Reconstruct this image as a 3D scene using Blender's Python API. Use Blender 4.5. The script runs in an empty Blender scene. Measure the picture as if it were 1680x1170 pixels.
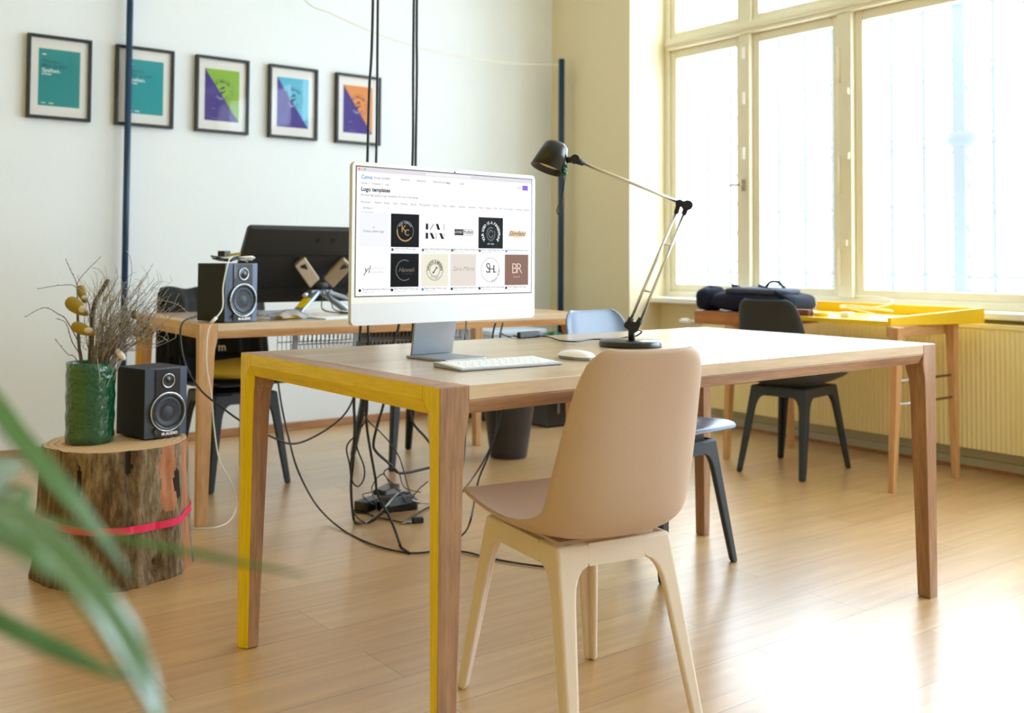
import bpy, bmesh, math, random
from mathutils import Vector, Matrix, noise
random.seed(7)
R = math.radians
PI = math.pi
scn = bpy.context.scene
COL = scn.collection

# ------------------------------------------------------------------ camera model (1680 x 1170 frame)
F_PX, CY, YAW, PITCH, ROLL, CAMH = 1677.10, 365.40, 0.65061, 0.035897, 0.00578, 0.98164
fw = Vector((math.sin(YAW)*math.cos(PITCH), math.cos(YAW)*math.cos(PITCH), math.sin(PITCH)))
rt = Vector((math.cos(YAW), -math.sin(YAW), 0))
up = rt.cross(fw)
c_, s_ = math.cos(ROLL), math.sin(ROLL)
RT = c_*rt + s_*up
UP = -s_*rt + c_*up
CAM = Vector((0, 0, CAMH))

def ray(u, v):
    return fw + RT*((u-840)/F_PX) - UP*((v-CY)/F_PX)
def pz(u, v, z=0.0):                       # the point of a horizontal plane seen at a picture position
    d = ray(u, v); return CAM + d*((z-CAMH)/d.z)
def py(u, v, y):
    d = ray(u, v); return CAM + d*(y/d.y)
def px(u, v, x):
    d = ray(u, v); return CAM + d*(x/d.x)
def pd(u, v, D):
    return CAM + ray(u, v)*D

# ------------------------------------------------------------------ materials
def new_mat(name):
    m = bpy.data.materials.new(name); m.use_nodes = True
    nt = m.node_tree
    return m, nt, nt.nodes['Principled BSDF']
def srgb(r, g, b):
    f = lambda c: c/12.92 if c <= 0.04045 else ((c+0.055)/1.055)**2.4
    return (f(r/255), f(g/255), f(b/255), 1)
def plain(name, col, rough=0.5, metal=0.0, var=0.06, scale=30, bump=0.0, coat=0.0, spec=0.5, trans=0.0, sheen=0.0):
    m, nt, b = new_mat(name)
    N, L = nt.nodes, nt.links
    tc = N.new('ShaderNodeTexCoord'); nz = N.new('ShaderNodeTexNoise')
    nz.inputs['Scale'].default_value = scale; nz.inputs['Detail'].default_value = 4
    L.new(tc.outputs['Object'], nz.inputs['Vector'])
    cr = N.new('ShaderNodeValToRGB')
    cr.color_ramp.elements[0].color = tuple(max(0, c*(1-var)) for c in col[:3])+(1,)
    cr.color_ramp.elements[1].color = tuple(min(1, c*(1+var)) for c in col[:3])+(1,)
    L.new(nz.outputs['Fac'], cr.inputs['Fac']); L.new(cr.outputs['Color'], b.inputs['Base Color'])
    b.inputs['Roughness'].default_value = rough; b.inputs['Metallic'].default_value = metal
    b.inputs['Coat Weight'].default_value = coat; b.inputs['Specular IOR Level'].default_value = spec
    b.inputs['Transmission Weight'].default_value = trans
    b.inputs['Sheen Weight'].default_value = sheen
    if bump:
        bp = N.new('ShaderNodeBump'); bp.inputs['Strength'].default_value = bump; bp.inputs['Distance'].default_value = 0.002
        L.new(nz.outputs['Fac'], bp.inputs['Height']); L.new(bp.outputs['Normal'], b.inputs['Normal'])
    return m
def wood(name, c1, c2, axis='x', rough=0.4, s=1.0, coat=0.0, bump=0.06, grain=0.25):
    m, nt, b = new_mat(name); N, L = nt.nodes, nt.links
    tc = N.new('ShaderNodeTexCoord'); mp = N.new('ShaderNodeMapping')
    sc = {'x': (1.2, 14, 14), 'y': (14, 1.2, 14), 'z': (14, 14, 1.2)}[axis]
    mp.inputs['Scale'].default_value = tuple(k*s for k in sc)
    L.new(tc.outputs['Object'], mp.inputs['Vector'])
    n1 = N.new('ShaderNodeTexNoise'); n1.inputs['Scale'].default_value = 1.6; n1.inputs['Detail'].default_value = 6; n1.inputs['Distortion'].default_value = 0.6
    L.new(mp.outputs['Vector'], n1.inputs['Vector'])
    n2 = N.new('ShaderNodeTexNoise'); n2.inputs['Scale'].default_value = 9; n2.inputs['Detail'].default_value = 3; n2.inputs['Roughness'].default_value = 0.7
    L.new(mp.outputs['Vector'], n2.inputs['Vector'])
    cr = N.new('ShaderNodeValToRGB'); cr.color_ramp.elements[0].position = 0.3; cr.color_ramp.elements[1].position = 0.7
    cr.color_ramp.elements[0].color = c1; cr.color_ramp.elements[1].color = c2
    L.new(n1.outputs['Fac'], cr.inputs['Fac'])
    c3 = N.new('ShaderNodeValToRGB'); c3.color_ramp.elements[0].position = 0.35; c3.color_ramp.elements[1].position = 0.6
    g = 1-grain
    c3.color_ramp.elements[0].color = (g, g, g, 1); c3.color_ramp.elements[1].color = (1, 1, 1, 1)
    L.new(n2.outputs['Fac'], c3.inputs['Fac'])
    mx = N.new('ShaderNodeMix'); mx.data_type = 'RGBA'; mx.blend_type = 'MULTIPLY'; mx.inputs['Factor'].default_value = 1
    L.new(cr.outputs['Color'], mx.inputs['A']); L.new(c3.outputs['Color'], mx.inputs['B'])
    L.new(mx.outputs['Result'], b.inputs['Base Color'])
    b.inputs['Roughness'].default_value = rough; b.inputs['Coat Weight'].default_value = coat; b.inputs['Coat Roughness'].default_value = 0.2
    bp = N.new('ShaderNodeBump'); bp.inputs['Strength'].default_value = bump; bp.inputs['Distance'].default_value = 0.002
    L.new(n2.outputs['Fac'], bp.inputs['Height']); L.new(bp.outputs['Normal'], b.inputs['Normal'])
    return m
def emis(name, col, strength=1.0):
    m, nt, b = new_mat(name)
    b.inputs['Base Color'].default_value = tuple(c*0.02 for c in col[:3])+(1,)
    b.inputs['Roughness'].default_value = 0.4; b.inputs['Specular IOR Level'].default_value = 0.08
    b.inputs['Emission Color'].default_value = col; b.inputs['Emission Strength'].default_value = strength
    return m

M = {}
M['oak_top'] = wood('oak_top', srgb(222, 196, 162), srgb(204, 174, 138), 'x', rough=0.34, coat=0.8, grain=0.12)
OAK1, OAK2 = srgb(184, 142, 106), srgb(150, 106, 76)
for a in 'xyz':
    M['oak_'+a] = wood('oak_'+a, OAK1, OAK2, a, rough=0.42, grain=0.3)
    M['yellow_'+a] = wood('yellow_paint_'+a, srgb(242, 210, 0), srgb(230, 196, 0), a, rough=0.38, grain=0.14)
    M['beech_'+a] = wood('beech_'+a, srgb(222, 176, 124), srgb(200, 148, 98), a, rough=0.42, grain=0.2)
    M['yellow2_'+a] = wood('ochre_paint_'+a, srgb(214, 166, 40), srgb(196, 144, 22), a, rough=0.4, grain=0.14)
M['wood_brown'] = wood('brown_wood', srgb(196, 128, 66), srgb(170, 104, 50), 'y', rough=0.45)
M['cool_lit_plaster'] = plain('cool_lit_plaster', srgb(232, 237, 240), 0.85, var=0.015, scale=60, bump=0.25)  # cool daylight on the picture wall put into a whiter tone
M['shaded_cream_plaster'] = plain('shaded_cream_plaster', srgb(226, 214, 180), 0.85, var=0.015, scale=60, bump=0.25)  # cream wall with its shade and warm bounce put into the tone
M['grey_plaster'] = plain('grey_plaster', srgb(196, 196, 194), 0.9, var=0.02, scale=40, bump=0.2)  # for an unseen wall, greyed to keep its bounce neutral
M['yellow_fill_plaster'] = plain('yellow_fill_plaster', srgb(238, 212, 104), 0.9, var=0.02, scale=40, bump=0.2)  # invented yellow for an unseen wall, bounces warm fill from the left
M['ceiling'] = plain('ceiling_white', srgb(244, 242, 234), 0.9, var=0.01)
M['frame_cream'] = plain('window_frame_paint', srgb(226, 219, 196), 0.45, var=0.03, scale=12)
M['sill'] = plain('sill_white', srgb(244, 243, 238), 0.4, var=0.02)
M['radiator'] = plain('yellow_lit_enamel', srgb(246, 232, 178), 0.4, var=0.02, scale=8)  # yellow reflection of the desk is put into this colour
M['skirt'] = plain('skirting_grey', srgb(196, 194, 176), 0.5, var=0.03)
M['skirt_wood'] = wood('skirting_wood', srgb(190, 140, 96), srgb(160, 110, 74), 'x', rough=0.5)
M['blk'] = plain('black_plastic', srgb(24, 24, 26), 0.45, var=0.1)
M['blk_satin'] = plain('black_satin', srgb(16, 16, 18), 0.28, var=0.1, coat=0.3)
M['blk_matt'] = plain('black_matt', srgb(22, 22, 23), 0.7, var=0.15)
M['cable_blk'] = plain('black_rubber', srgb(22, 23, 27), 0.45, var=0.1)
M['cable_wht'] = plain('white_rubber', srgb(232, 230, 218), 0.5, var=0.03)
M['frame_blk'] = plain('picture_frame_black', srgb(20, 20, 20), 0.45, var=0.15)
M['mat_white'] = plain('passepartout', srgb(252, 251, 249), 0.8, var=0.01)
M['pole_blue'] = plain('dark_blue_paint', srgb(16, 52, 86), 0.4, var=0.08)
M['alu'] = plain('aluminium', srgb(206, 208, 212), 0.32, metal=0.9, var=0.03)
M['alu_dark'] = plain('grey_aluminium', srgb(150, 152, 156), 0.34, metal=0.85, var=0.03)
M['case_white'] = plain('white_bezel', srgb(250, 250, 250), 0.3, var=0.005)
M['chin'] = plain('silver_chin', srgb(226, 228, 232), 0.35, metal=0.15, var=0.01)
M['key_white'] = plain('white_keys', srgb(246, 246, 246), 0.45, var=0.01)
M['steel'] = plain('brushed_steel', srgb(214, 212, 204), 0.28, metal=0.95, var=0.04)
M['chrome'] = plain('polished_ring', srgb(190, 196, 206), 0.16, metal=1.0, var=0.02)
M['chair_beige'] = plain('beige_wood_composite', srgb(198, 172, 150), 0.55, var=0.05, scale=220, bump=0.05)
M['chair_frame_beige'] = plain('beige_leg_composite', srgb(226, 208, 188), 0.5, var=0.04, scale=220, bump=0.05)
M['chair_slate'] = plain('slate_composite', srgb(42, 46, 52), 0.5, var=0.08, scale=220, bump=0.04)
M['chair_slate_leg'] = plain('slate_leg', srgb(40, 45, 52), 0.5, var=0.08, scale=220, bump=0.04)
M['chair_blue'] = plain('slate_sky_sheen', srgb(116, 132, 156), 0.3, var=0.06, scale=220, bump=0.04)  # slate shell, reflected skylight put into its colour
M['chair_black'] = plain('black_chair', srgb(26, 27, 30), 0.5, var=0.1, scale=120)
M['yel_top'] = plain('yellow_laminate', srgb(248, 206, 20), 0.4, var=0.03, scale=10)
M['navy'] = plain('navy_fabric', srgb(22, 27, 46), 0.8, var=0.15, scale=90, bump=0.3, spec=0.25)
M['navy_lit'] = plain('lit_navy_fabric', srgb(60, 64, 84), 0.8, var=0.1, scale=90, bump=0.2)  # same navy cloth, light on the bag's top put into the colour
M['vase'] = None
M['pink'] = plain('pink_ribbon', srgb(240, 40, 96), 0.45, var=0.05)
M['twig'] = plain('twig_bark', srgb(116, 104, 98), 0.8, var=0.25, scale=60)
M['twig_pale'] = plain('pale_twig', srgb(168, 160, 150), 0.8, var=0.2, scale=60)
M['branch'] = plain('branch_bark', srgb(96, 82, 66), 0.85, var=0.3, scale=70, bump=0.5)
M['pod'] = plain('ochre_pod', srgb(158, 134, 40), 0.6, var=0.2, scale=50, bump=0.2)
M['pod_white'] = plain('pale_fluff', srgb(226, 214, 200), 0.85, var=0.1, scale=60, bump=0.4)
M['moss'] = plain('dry_moss', srgb(128, 116, 74), 0.9, var=0.25, scale=60, bump=0.4)
M['bin'] = plain('dark_bin', srgb(46, 45, 46), 0.55, var=0.06)
M['greybox'] = plain('pale_blue_box', srgb(196, 206, 220), 0.6, var=0.03)
M['white_paint'] = plain('white_lacquer', srgb(240, 240, 238), 0.4, var=0.02)
M['leaf'] = None
M['sticker'] = plain('yellow_sticker', srgb(240, 204, 10), 0.5, var=0.04)
M['bronze'] = plain('bronze_bracket', srgb(150, 132, 108), 0.35, metal=0.6, var=0.1)
M['stand_silver'] = plain('stand_silver', srgb(172, 184, 200), 0.32, metal=0.6, var=0.05)
M['plastic_clear'] = plain('clear_bag', srgb(225, 228, 235), 0.15, var=0.03, trans=0.55)
M['ochre'] = plain('ochre_card', srgb(206, 158, 24), 0.6, var=0.1)
M['cushion'] = plain('ochre_cushion', srgb(198, 178, 70), 0.85, var=0.12, scale=14, bump=0.2)
M['foliage'] = plain('green_foliage', srgb(30, 110, 74), 0.45, var=0.3, scale=14)
M['pot'] = plain('terracotta_pot', srgb(150, 96, 70), 0.8, var=0.1)
M['grille'] = plain('painted_iron', (0.050, 0.062, 0.080, 1), 0.7, var=0.08, spec=0.2)
M['bulb'] = plain('reflector_cream', srgb(232, 218, 170), 0.3, var=0.03)
M['dgreen'] = plain('dark_green_tie', srgb(20, 96, 62), 0.4, var=0.1)
M['paper'] = plain('white_paper', srgb(244, 244, 246), 0.6, var=0.02)
M['soil'] = plain('soil', srgb(60, 44, 32), 0.95, var=0.3, bump=0.6)
M['brown_tape'] = plain('brown_card', srgb(120, 60, 44), 0.6)

def mk_leaf(name, rough, coat):
    m, nt, b = new_mat(name); N, L = nt.nodes, nt.links
    tc = N.new('ShaderNodeTexCoord'); nz = N.new('ShaderNodeTexNoise'); nz.inputs['Scale'].default_value = 6
    L.new(tc.outputs['Object'], nz.inputs['Vector'])
    cr = N.new('ShaderNodeValToRGB'); cr.color_ramp.elements[0].color = srgb(44, 84, 18); cr.color_ramp.elements[1].color = srgb(78, 122, 26)
    L.new(nz.outputs['Fac'], cr.inputs['Fac']); L.new(cr.outputs['Color'], b.inputs['Base Color'])
    b.inputs['Roughness'].default_value = rough; b.inputs['Coat Weight'].default_value = coat; b.inputs['Coat Roughness'].default_value = 0.2
    return m
M['leaf'] = mk_leaf('strap_leaf', 0.45, 0.05); M['leaf_gloss'] = mk_leaf('strap_leaf_glossy', 0.2, 0.6)
def mk_vase():
    m, nt, b = new_mat('green_hammered_glaze'); N, L = nt.nodes, nt.links
    tc = N.new('ShaderNodeTexCoord'); vo = N.new('ShaderNodeTexVoronoi'); vo.inputs['Scale'].default_value = 75; vo.feature = 'SMOOTH_F1'
    nz = N.new('ShaderNodeTexNoise'); nz.inputs['Scale'].default_value = 14
    L.new(tc.outputs['Object'], vo.inputs['Vector']); L.new(tc.outputs['Object'], nz.inputs['Vector'])
    cr = N.new('ShaderNodeValToRGB'); cr.color_ramp.elements[0].color = srgb(16, 66, 44); cr.color_ramp.elements[1].color = srgb(34, 100, 60)
    L.new(nz.outputs['Fac'], cr.inputs['Fac']); L.new(cr.outputs['Color'], b.inputs['Base Color'])
    bp = N.new('ShaderNodeBump'); bp.inputs['Strength'].default_value = 0.9; bp.inputs['Distance'].default_value = 0.006
    L.new(vo.outputs['Distance'], bp.inputs['Height']); L.new(bp.outputs['Normal'], b.inputs['Normal'])
    b.inputs['Roughness'].default_value = 0.16; b.inputs['Coat Weight'].default_value = 0.6
    return m
M['vase'] = mk_vase()
def mk_bark():
    m, nt, b = new_mat('tree_bark'); N, L = nt.nodes, nt.links
    tc = N.new('ShaderNodeTexCoord'); mp = N.new('ShaderNodeMapping'); mp.inputs['Scale'].default_value = (1, 1, 0.28)
    L.new(tc.outputs['Object'], mp.inputs['Vector'])
    n1 = N.new('ShaderNodeTexNoise'); n1.inputs['Scale'].default_value = 55; n1.inputs['Detail'].default_value = 8; n1.inputs['Roughness'].default_value = 0.7
    n2 = N.new('ShaderNodeTexNoise'); n2.inputs['Scale'].default_value = 7; n2.inputs['Detail'].default_value = 3
    vo = N.new('ShaderNodeTexVoronoi'); vo.inputs['Scale'].default_value = 48; vo.feature = 'DISTANCE_TO_EDGE'
    for k in (n1, n2, vo): L.new(mp.outputs['Vector'], k.inputs['Vector'])
    cr = N.new('ShaderNodeValToRGB'); e = cr.color_ramp.elements
    e[0].position = 0.32; e[0].color = srgb(92, 76, 58); e[1].position = 0.7; e[1].color = srgb(204, 190, 168)
    k = e.new(0.5); k.color = srgb(156, 134, 104)
    L.new(n1.outputs['Fac'], cr.inputs['Fac'])
    c2 = N.new('ShaderNodeValToRGB'); c2.color_ramp.elements[0].position = 0.44; c2.color_ramp.elements[1].position = 0.56
    c2.color_ramp.elements[0].color = srgb(168, 140, 84); c2.color_ramp.elements[1].color = srgb(232, 226, 216)
    L.new(n2.outputs['Fac'], c2.inputs['Fac'])
    mx = N.new('ShaderNodeMix'); mx.data_type = 'RGBA'; mx.blend_type = 'MULTIPLY'; mx.inputs['Factor'].default_value = 0.8
    L.new(cr.outputs['Color'], mx.inputs['A']); L.new(c2.outputs['Color'], mx.inputs['B'])
    L.new(mx.outputs['Result'], b.inputs['Base Color']); b.inputs['Roughness'].default_value = 0.85
    ad = N.new('ShaderNodeMath'); ad.operation = 'ADD'; L.new(n1.outputs['Fac'], ad.inputs[0]); L.new(vo.outputs['Distance'], ad.inputs[1])
    bp = N.new('ShaderNodeBump'); bp.inputs['Strength'].default_value = 1.0; bp.inputs['Distance'].default_value = 0.012
    L.new(ad.outputs[0], bp.inputs['Height']); L.new(bp.outputs['Normal'], b.inputs['Normal'])
    return m
M['bark'] = mk_bark()
def mk_rings():
    m, nt, b = new_mat('cut_wood_rings'); N, L = nt.nodes, nt.links
    tc = N.new('ShaderNodeTexCoord'); wv = N.new('ShaderNodeTexWave'); wv.wave_type = 'RINGS'; wv.rings_direction = 'Z'
    wv.inputs['Scale'].default_value = 16; wv.inputs['Distortion'].default_value = 3; wv.inputs['Detail'].default_value = 3
    L.new(tc.outputs['Object'], wv.inputs['Vector'])
    cr = N.new('ShaderNodeValToRGB'); cr.color_ramp.elements[0].color = srgb(196, 152, 108); cr.color_ramp.elements[1].color = srgb(222, 190, 148)
    L.new(wv.outputs['Fac'], cr.inputs['Fac']); L.new(cr.outputs['Color'], b.inputs['Base Color']); b.inputs['Roughness'].default_value = 0.7
    return m
M['rings'] = mk_rings()
M['heartwood'] = wood('bare_heartwood', srgb(206, 138, 92), srgb(168, 104, 66), 'z', rough=0.7)
def mk_floor():
    m, nt, b = new_mat('laminate_planks'); N, L = nt.nodes, nt.links
    tc = N.new('ShaderNodeTexCoord'); br = N.new('ShaderNodeTexBrick')
    L.new(tc.outputs['Object'], br.inputs['Vector'])
    br.inputs['Scale'].default_value = 1; br.inputs['Brick Width'].default_value = 1.28; br.inputs['Row Height'].default_value = 0.19
    br.inputs['Mortar Size'].default_value = 0.0014; br.inputs['Mortar Smooth'].default_value = 0.2; br.offset = 0.37
    br.inputs['Color1'].default_value = srgb(216, 178, 124); br.inputs['Color2'].default_value = srgb(202, 160, 104); br.inputs['Mortar'].default_value = srgb(148, 112, 78)
    mp = N.new('ShaderNodeMapping'); mp.inputs['Scale'].default_value = (1.1, 16, 1); L.new(tc.outputs['Object'], mp.inputs['Vector'])
    n1 = N.new('ShaderNodeTexNoise'); n1.inputs['Scale'].default_value = 2.2; n1.inputs['Detail'].default_value = 7; n1.inputs['Distortion'].default_value = 0.5
    L.new(mp.outputs['Vector'], n1.inputs['Vector'])
    cr = N.new('ShaderNodeValToRGB'); cr.color_ramp.elements[0].position = 0.3; cr.color_ramp.elements[1].position = 0.68
    cr.color_ramp.elements[0].color = (0.75, 0.70, 0.63, 1); cr.color_ramp.elements[1].color = (1, 1, 1, 1)
    L.new(n1.outputs['Fac'], cr.inputs['Fac'])
    mx = N.new('ShaderNodeMix'); mx.data_type = 'RGBA'; mx.blend_type = 'MULTIPLY'; mx.inputs['Factor'].default_value = 1
    L.new(br.outputs['Color'], mx.inputs['A']); L.new(cr.outputs['Color'], mx.inputs['B'])
    L.new(mx.outputs['Result'], b.inputs['Base Color'])
    b.inputs['Roughness'].default_value = 0.4; b.inputs['Coat Weight'].default_value = 1.0; b.inputs['Coat Roughness'].default_value = 0.30; b.inputs['Coat IOR'].default_value = 1.9
    bp = N.new('ShaderNodeBump'); bp.inputs['Strength'].default_value = 0.12; bp.inputs['Distance'].default_value = 0.002
    L.new(br.outputs['Fac'], bp.inputs['Height']); bp.invert = True
    L.new(bp.outputs['Normal'], b.inputs['Normal'])
    return m
M['floor'] = mk_floor()
def mk_pane(name, milk):
    m = bpy.data.materials.new(name); m.use_nodes = True; nt = m.node_tree; N, L = nt.nodes, nt.links
    for n in list(N): N.remove(n)
    out = N.new('ShaderNodeOutputMaterial'); mx = N.new('ShaderNodeMixShader'); tr = N.new('ShaderNodeBsdfTransparent'); tl = N.new('ShaderNodeBsdfTranslucent')
    tc = N.new('ShaderNodeTexCoord'); nz = N.new('ShaderNodeTexNoise'); nz.inputs['Scale'].default_value = 3
    mr = N.new('ShaderNodeMapRange'); mr.inputs['To Min'].default_value = milk*0.85; mr.inputs['To Max'].default_value = milk*1.15
    L.new(tc.outputs['Object'], nz.inputs['Vector']); L.new(nz.outputs['Fac'], mr.inputs['Value']); L.new(mr.outputs['Result'], mx.inputs['Fac'])
    tl.inputs['Color'].default_value = (0.97, 0.985, 1, 1)
    L.new(tr.outputs[0], mx.inputs[1]); L.new(tl.outputs[0], mx.inputs[2]); L.new(mx.outputs[0], out.inputs['Surface'])
    return m
M['pane'] = mk_pane('milky_window_glass', 0.05)  # translucent share lays a milky veil over the view outside
def mk_picglass():
    m = bpy.data.materials.new('picture_glass'); m.use_nodes = True; nt = m.node_tree; N, L = nt.nodes, nt.links
    for n in list(N): N.remove(n)
    out = N.new('ShaderNodeOutputMaterial'); mx = N.new('ShaderNodeMixShader'); tr = N.new('ShaderNodeBsdfTransparent'); gl = N.new('ShaderNodeBsdfGlossy')
    fr = N.new('ShaderNodeFresnel'); fr.inputs['IOR'].default_value = 1.22; gl.inputs['Roughness'].default_value = 0.02
    L.new(fr.outputs[0], mx.inputs['Fac']); L.new(tr.outputs[0], mx.inputs[1]); L.new(gl.outputs[0], mx.inputs[2]); L.new(mx.outputs[0], out.inputs['Surface'])
    return m
M['picglass'] = mk_picglass()
_flat = {}
def flat(r, g, b, rough=0.6):
    k = (r, g, b, rough)
    if k not in _flat: _flat[k] = plain('print_%02x%02x%02x' % (r, g, b), srgb(r, g, b), rough, var=0.0)
    return _flat[k]
SCREEN = 1.04
_em = {}
def scr(r, g, b):
    k = (r, g, b)
    if k not in _em: _em[k] = emis('screen_%02x%02x%02x' % k, srgb(r, g, b), SCREEN)
    return _em[k]

# ------------------------------------------------------------------ mesh builder
class MB:
    def __init__(s): s.v = []; s.f = []; s.m = []; s.s = []
    def add(s, vs, fs, mi=0, smooth=False):
        o = len(s.v); s.v += [tuple(v) for v in vs]
        for f in fs: s.f.append([o+i for i in f]); s.m.append(mi); s.s.append(smooth)
        return s
    def box(s, x0, x1, y0, y1, z0, z1, mi=0, T=None):
        vs = [Vector((x, y, z)) for x in (x0, x1) for y in (y0, y1) for z in (z0, z1)]
        if T: vs = [T @ v for v in vs]
        return s.add(vs, [(0, 1, 3, 2), (4, 6, 7, 5), (0, 4, 5, 1), (2, 3, 7, 6), (0, 2, 6, 4), (1, 5, 7, 3)], mi)
    def hexa(s, b, t, mi=0):               # b, t: four bottom / top corners ccw
        vs = list(b)+list(t)
        return s.add(vs, [(3, 2, 1, 0), (4, 5, 6, 7), (0, 1, 5, 4), (1, 2, 6, 5), (2, 3, 7, 6), (3, 0, 4, 7)], mi)
    def prism(s, poly, h0, h1, fn, mi=0, side=None):  # poly of (a,b); fn(a,b,h)->point
        n = len(poly)
        vs = [fn(a, b, h0) for a, b in poly]+[fn(a, b, h1) for a, b in poly]
        o = len(s.v)
        s.add(vs, [tuple(range(n))[::-1], tuple(range(n, 2*n))], mi)
        for i in range(n):
            j = (i+1) % n
            s.f.append([o+i, o+j, o+n+j, o+n+i]); s.m.append(side[i] if side else mi); s.s.append(False)
        return s
    def lathe(s, prof, seg=32, T=None, mi=0, smooth=True, caps=True):
        T = T or Matrix(); vs = []; fs = []
        for r, z in prof:
            for k in range(seg):
                a = 2*PI*k/seg; vs.append(T @ Vector((r*math.cos(a), r*math.sin(a), z)))
        for i in range(len(prof)-1):
            for k in range(seg):
                k2 = (k+1) % seg
                fs.append((i*seg+k, i*seg+k2, (i+1)*seg+k2, (i+1)*seg+k))
        if caps and prof[0][0] > 1e-6: fs.append(tuple(range(seg))[::-1])
        if caps and prof[-1][0] > 1e-6: fs.append(tuple((len(prof)-1)*seg+k for k in range(seg)))
        return s.add(vs, fs, mi, smooth)
    def tube(s, pts, r, seg=8, mi=0, flatk=1.0):
        pts = [Vector(p) for p in pts]; n = len(pts)
        rs = r if isinstance(r, (list, tuple)) else [r]*n
        t0 = (pts[1]-pts[0]).normalized()
        ref = Vector((0, 0, 1)) if abs(t0.z) < 0.9 else Vector((1, 0, 0))
        nn = (ref - t0*ref.dot(t0)).normalized(); vs = []; fs = []
        for i in range(n):
            t = (pts[min(i+1, n-1)]-pts[max(i-1, 0)])
            t = t.normalized() if t.length > 1e-9 else t0
            nn = nn - t*nn.dot(t)
            nn = nn.normalized() if nn.length > 1e-9 else t.orthogonal().normalized()
            bb = t.cross(nn)
            for k in range(seg):
                a = 2*PI*k/seg
                vs.append(pts[i]+nn*(rs[i]*math.cos(a))+bb*(rs[i]*flatk*math.sin(a)))
        for i in range(n-1):
            for k in range(seg):
                k2 = (k+1) % seg
                fs.append((i*seg+k, i*seg+k2, (i+1)*seg+k2, (i+1)*seg+k))
        fs.append(tuple(range(seg))[::-1]); fs.append(tuple((n-1)*seg+k for k in range(seg)))
        return s.add(vs, fs, mi, True)
    def cyl(s, p0, p1, r0, r1=None, seg=20, mi=0):
        r1 = r0 if r1 is None else r1
        p0, p1 = Vector(p0), Vector(p1); t = (p1-p0).normalized(); n = t.orthogonal().normalized(); b = t.cross(n); vs = []
        for p, r in ((p0, r0), (p1, r1)):
            for k in range(seg):
                a = 2*PI*k/seg; vs.append(p+n*r*math.cos(a)+b*r*math.sin(a))
        o = len(s.v)
        s.add(vs, [(k, (k+1) % seg, seg+(k+1) % seg, seg+k) for k in range(seg)], mi, True)
        s.f += [[o+k for k in range(seg)][::-1], [o+seg+k for k in range(seg)]]; s.m += [mi, mi]; s.s += [False, False]
        return s
    def ball(s, c, r, T=None, nu=14, nv=10, mi=0):
        rr = r if isinstance(r, (tuple, list)) else (r, r, r); vs = []; fs = []
        T = T or Matrix()
        for i in range(nv+1):
            th = PI*i/nv
            for k in range(nu):
                ph = 2*PI*k/nu
                vs.append(Vector(c)+T.to_3x3() @ Vector((rr[0]*math.sin(th)*math.cos(ph), rr[1]*math.sin(th)*math.sin(ph), rr[2]*math.cos(th))))
        for i in range(nv):
            for k in range(nu):
                fs.append((i*nu+k, (i+1)*nu+k, (i+1)*nu+(k+1) % nu, i*nu+(k+1) % nu))
        return s.add(vs, fs, mi, True)
    def grid(s, nu, nv, fn, mi=0, smooth=True, loop_u=False):
        vs = [fn(i/(nu-1) if not loop_u else i/nu, j/(nv-1)) for j in range(nv) for i in range(nu)]; fs = []
        for j in range(nv-1):
            for i in range(nu if loop_u else nu-1):
                i2 = (i+1) % nu
                fs.append((j*nu+i, j*nu+i2, (j+1)*nu+i2, (j+1)*nu+i))
        return s.add(vs, fs, mi, smooth)
    def text(s, body, size, fn, mi=0, align='CENTER', bold=0.0, shear=0.0):   # fn(x,y) -> point
        cu = bpy.data.curves.new('tmp', 'FONT'); cu.body = body; cu.size = size; cu.align_x = align; cu.align_y = 'CENTER'
        cu.offset = bold; cu.resolution_u = 3; cu.shear = shear
        ob = bpy.data.objects.new('tmp', cu); me = bpy.data.meshes.new_from_object(ob)
        s.add([fn(v.co.x, v.co.y) for v in me.vertices], [tuple(p.vertices) for p in me.polygons], mi)
        bpy.data.objects.remove(ob); bpy.data.meshes.remove(me); bpy.data.curves.remove(cu)
        return s
    def build(s, name, mats, parent=None, bevel=0.0, seg=2, sub=0, solid=0.0, loc=None, fix=True, merge=False):
        me = bpy.data.meshes.new(name); me.from_pydata(s.v, [], s.f)
        for m in (mats if isinstance(mats, (list, tuple)) else [mats]): me.materials.append(m)
        for p, mi, sm in zip(me.polygons, s.m, s.s): p.material_index = mi; p.use_smooth = sm
        if fix:
            bm = bmesh.new(); bm.from_mesh(me)
            if merge: bmesh.ops.remove_doubles(bm, verts=bm.verts, dist=1e-5)
            bmesh.ops.recalc_face_normals(bm, faces=bm.faces); bm.to_mesh(me); bm.free()
        ob = bpy.data.objects.new(name, me); COL.objects.link(ob)
        if loc is not None: ob.location = loc
        if parent is not None: ob.parent = parent
        if solid:
            d = ob.modifiers.new('thickness', 'SOLIDIFY'); d.thickness = solid; d.offset = 0
        if bevel:
            d = ob.modifiers.new('bevel', 'BEVEL'); d.width = bevel; d.segments = seg; d.limit_method = 'ANGLE'; d.angle_limit = R(40)
        if sub:
            d = ob.modifiers.new('subdivision', 'SUBSURF'); d.levels = sub; d.render_levels = sub
        return ob

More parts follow.
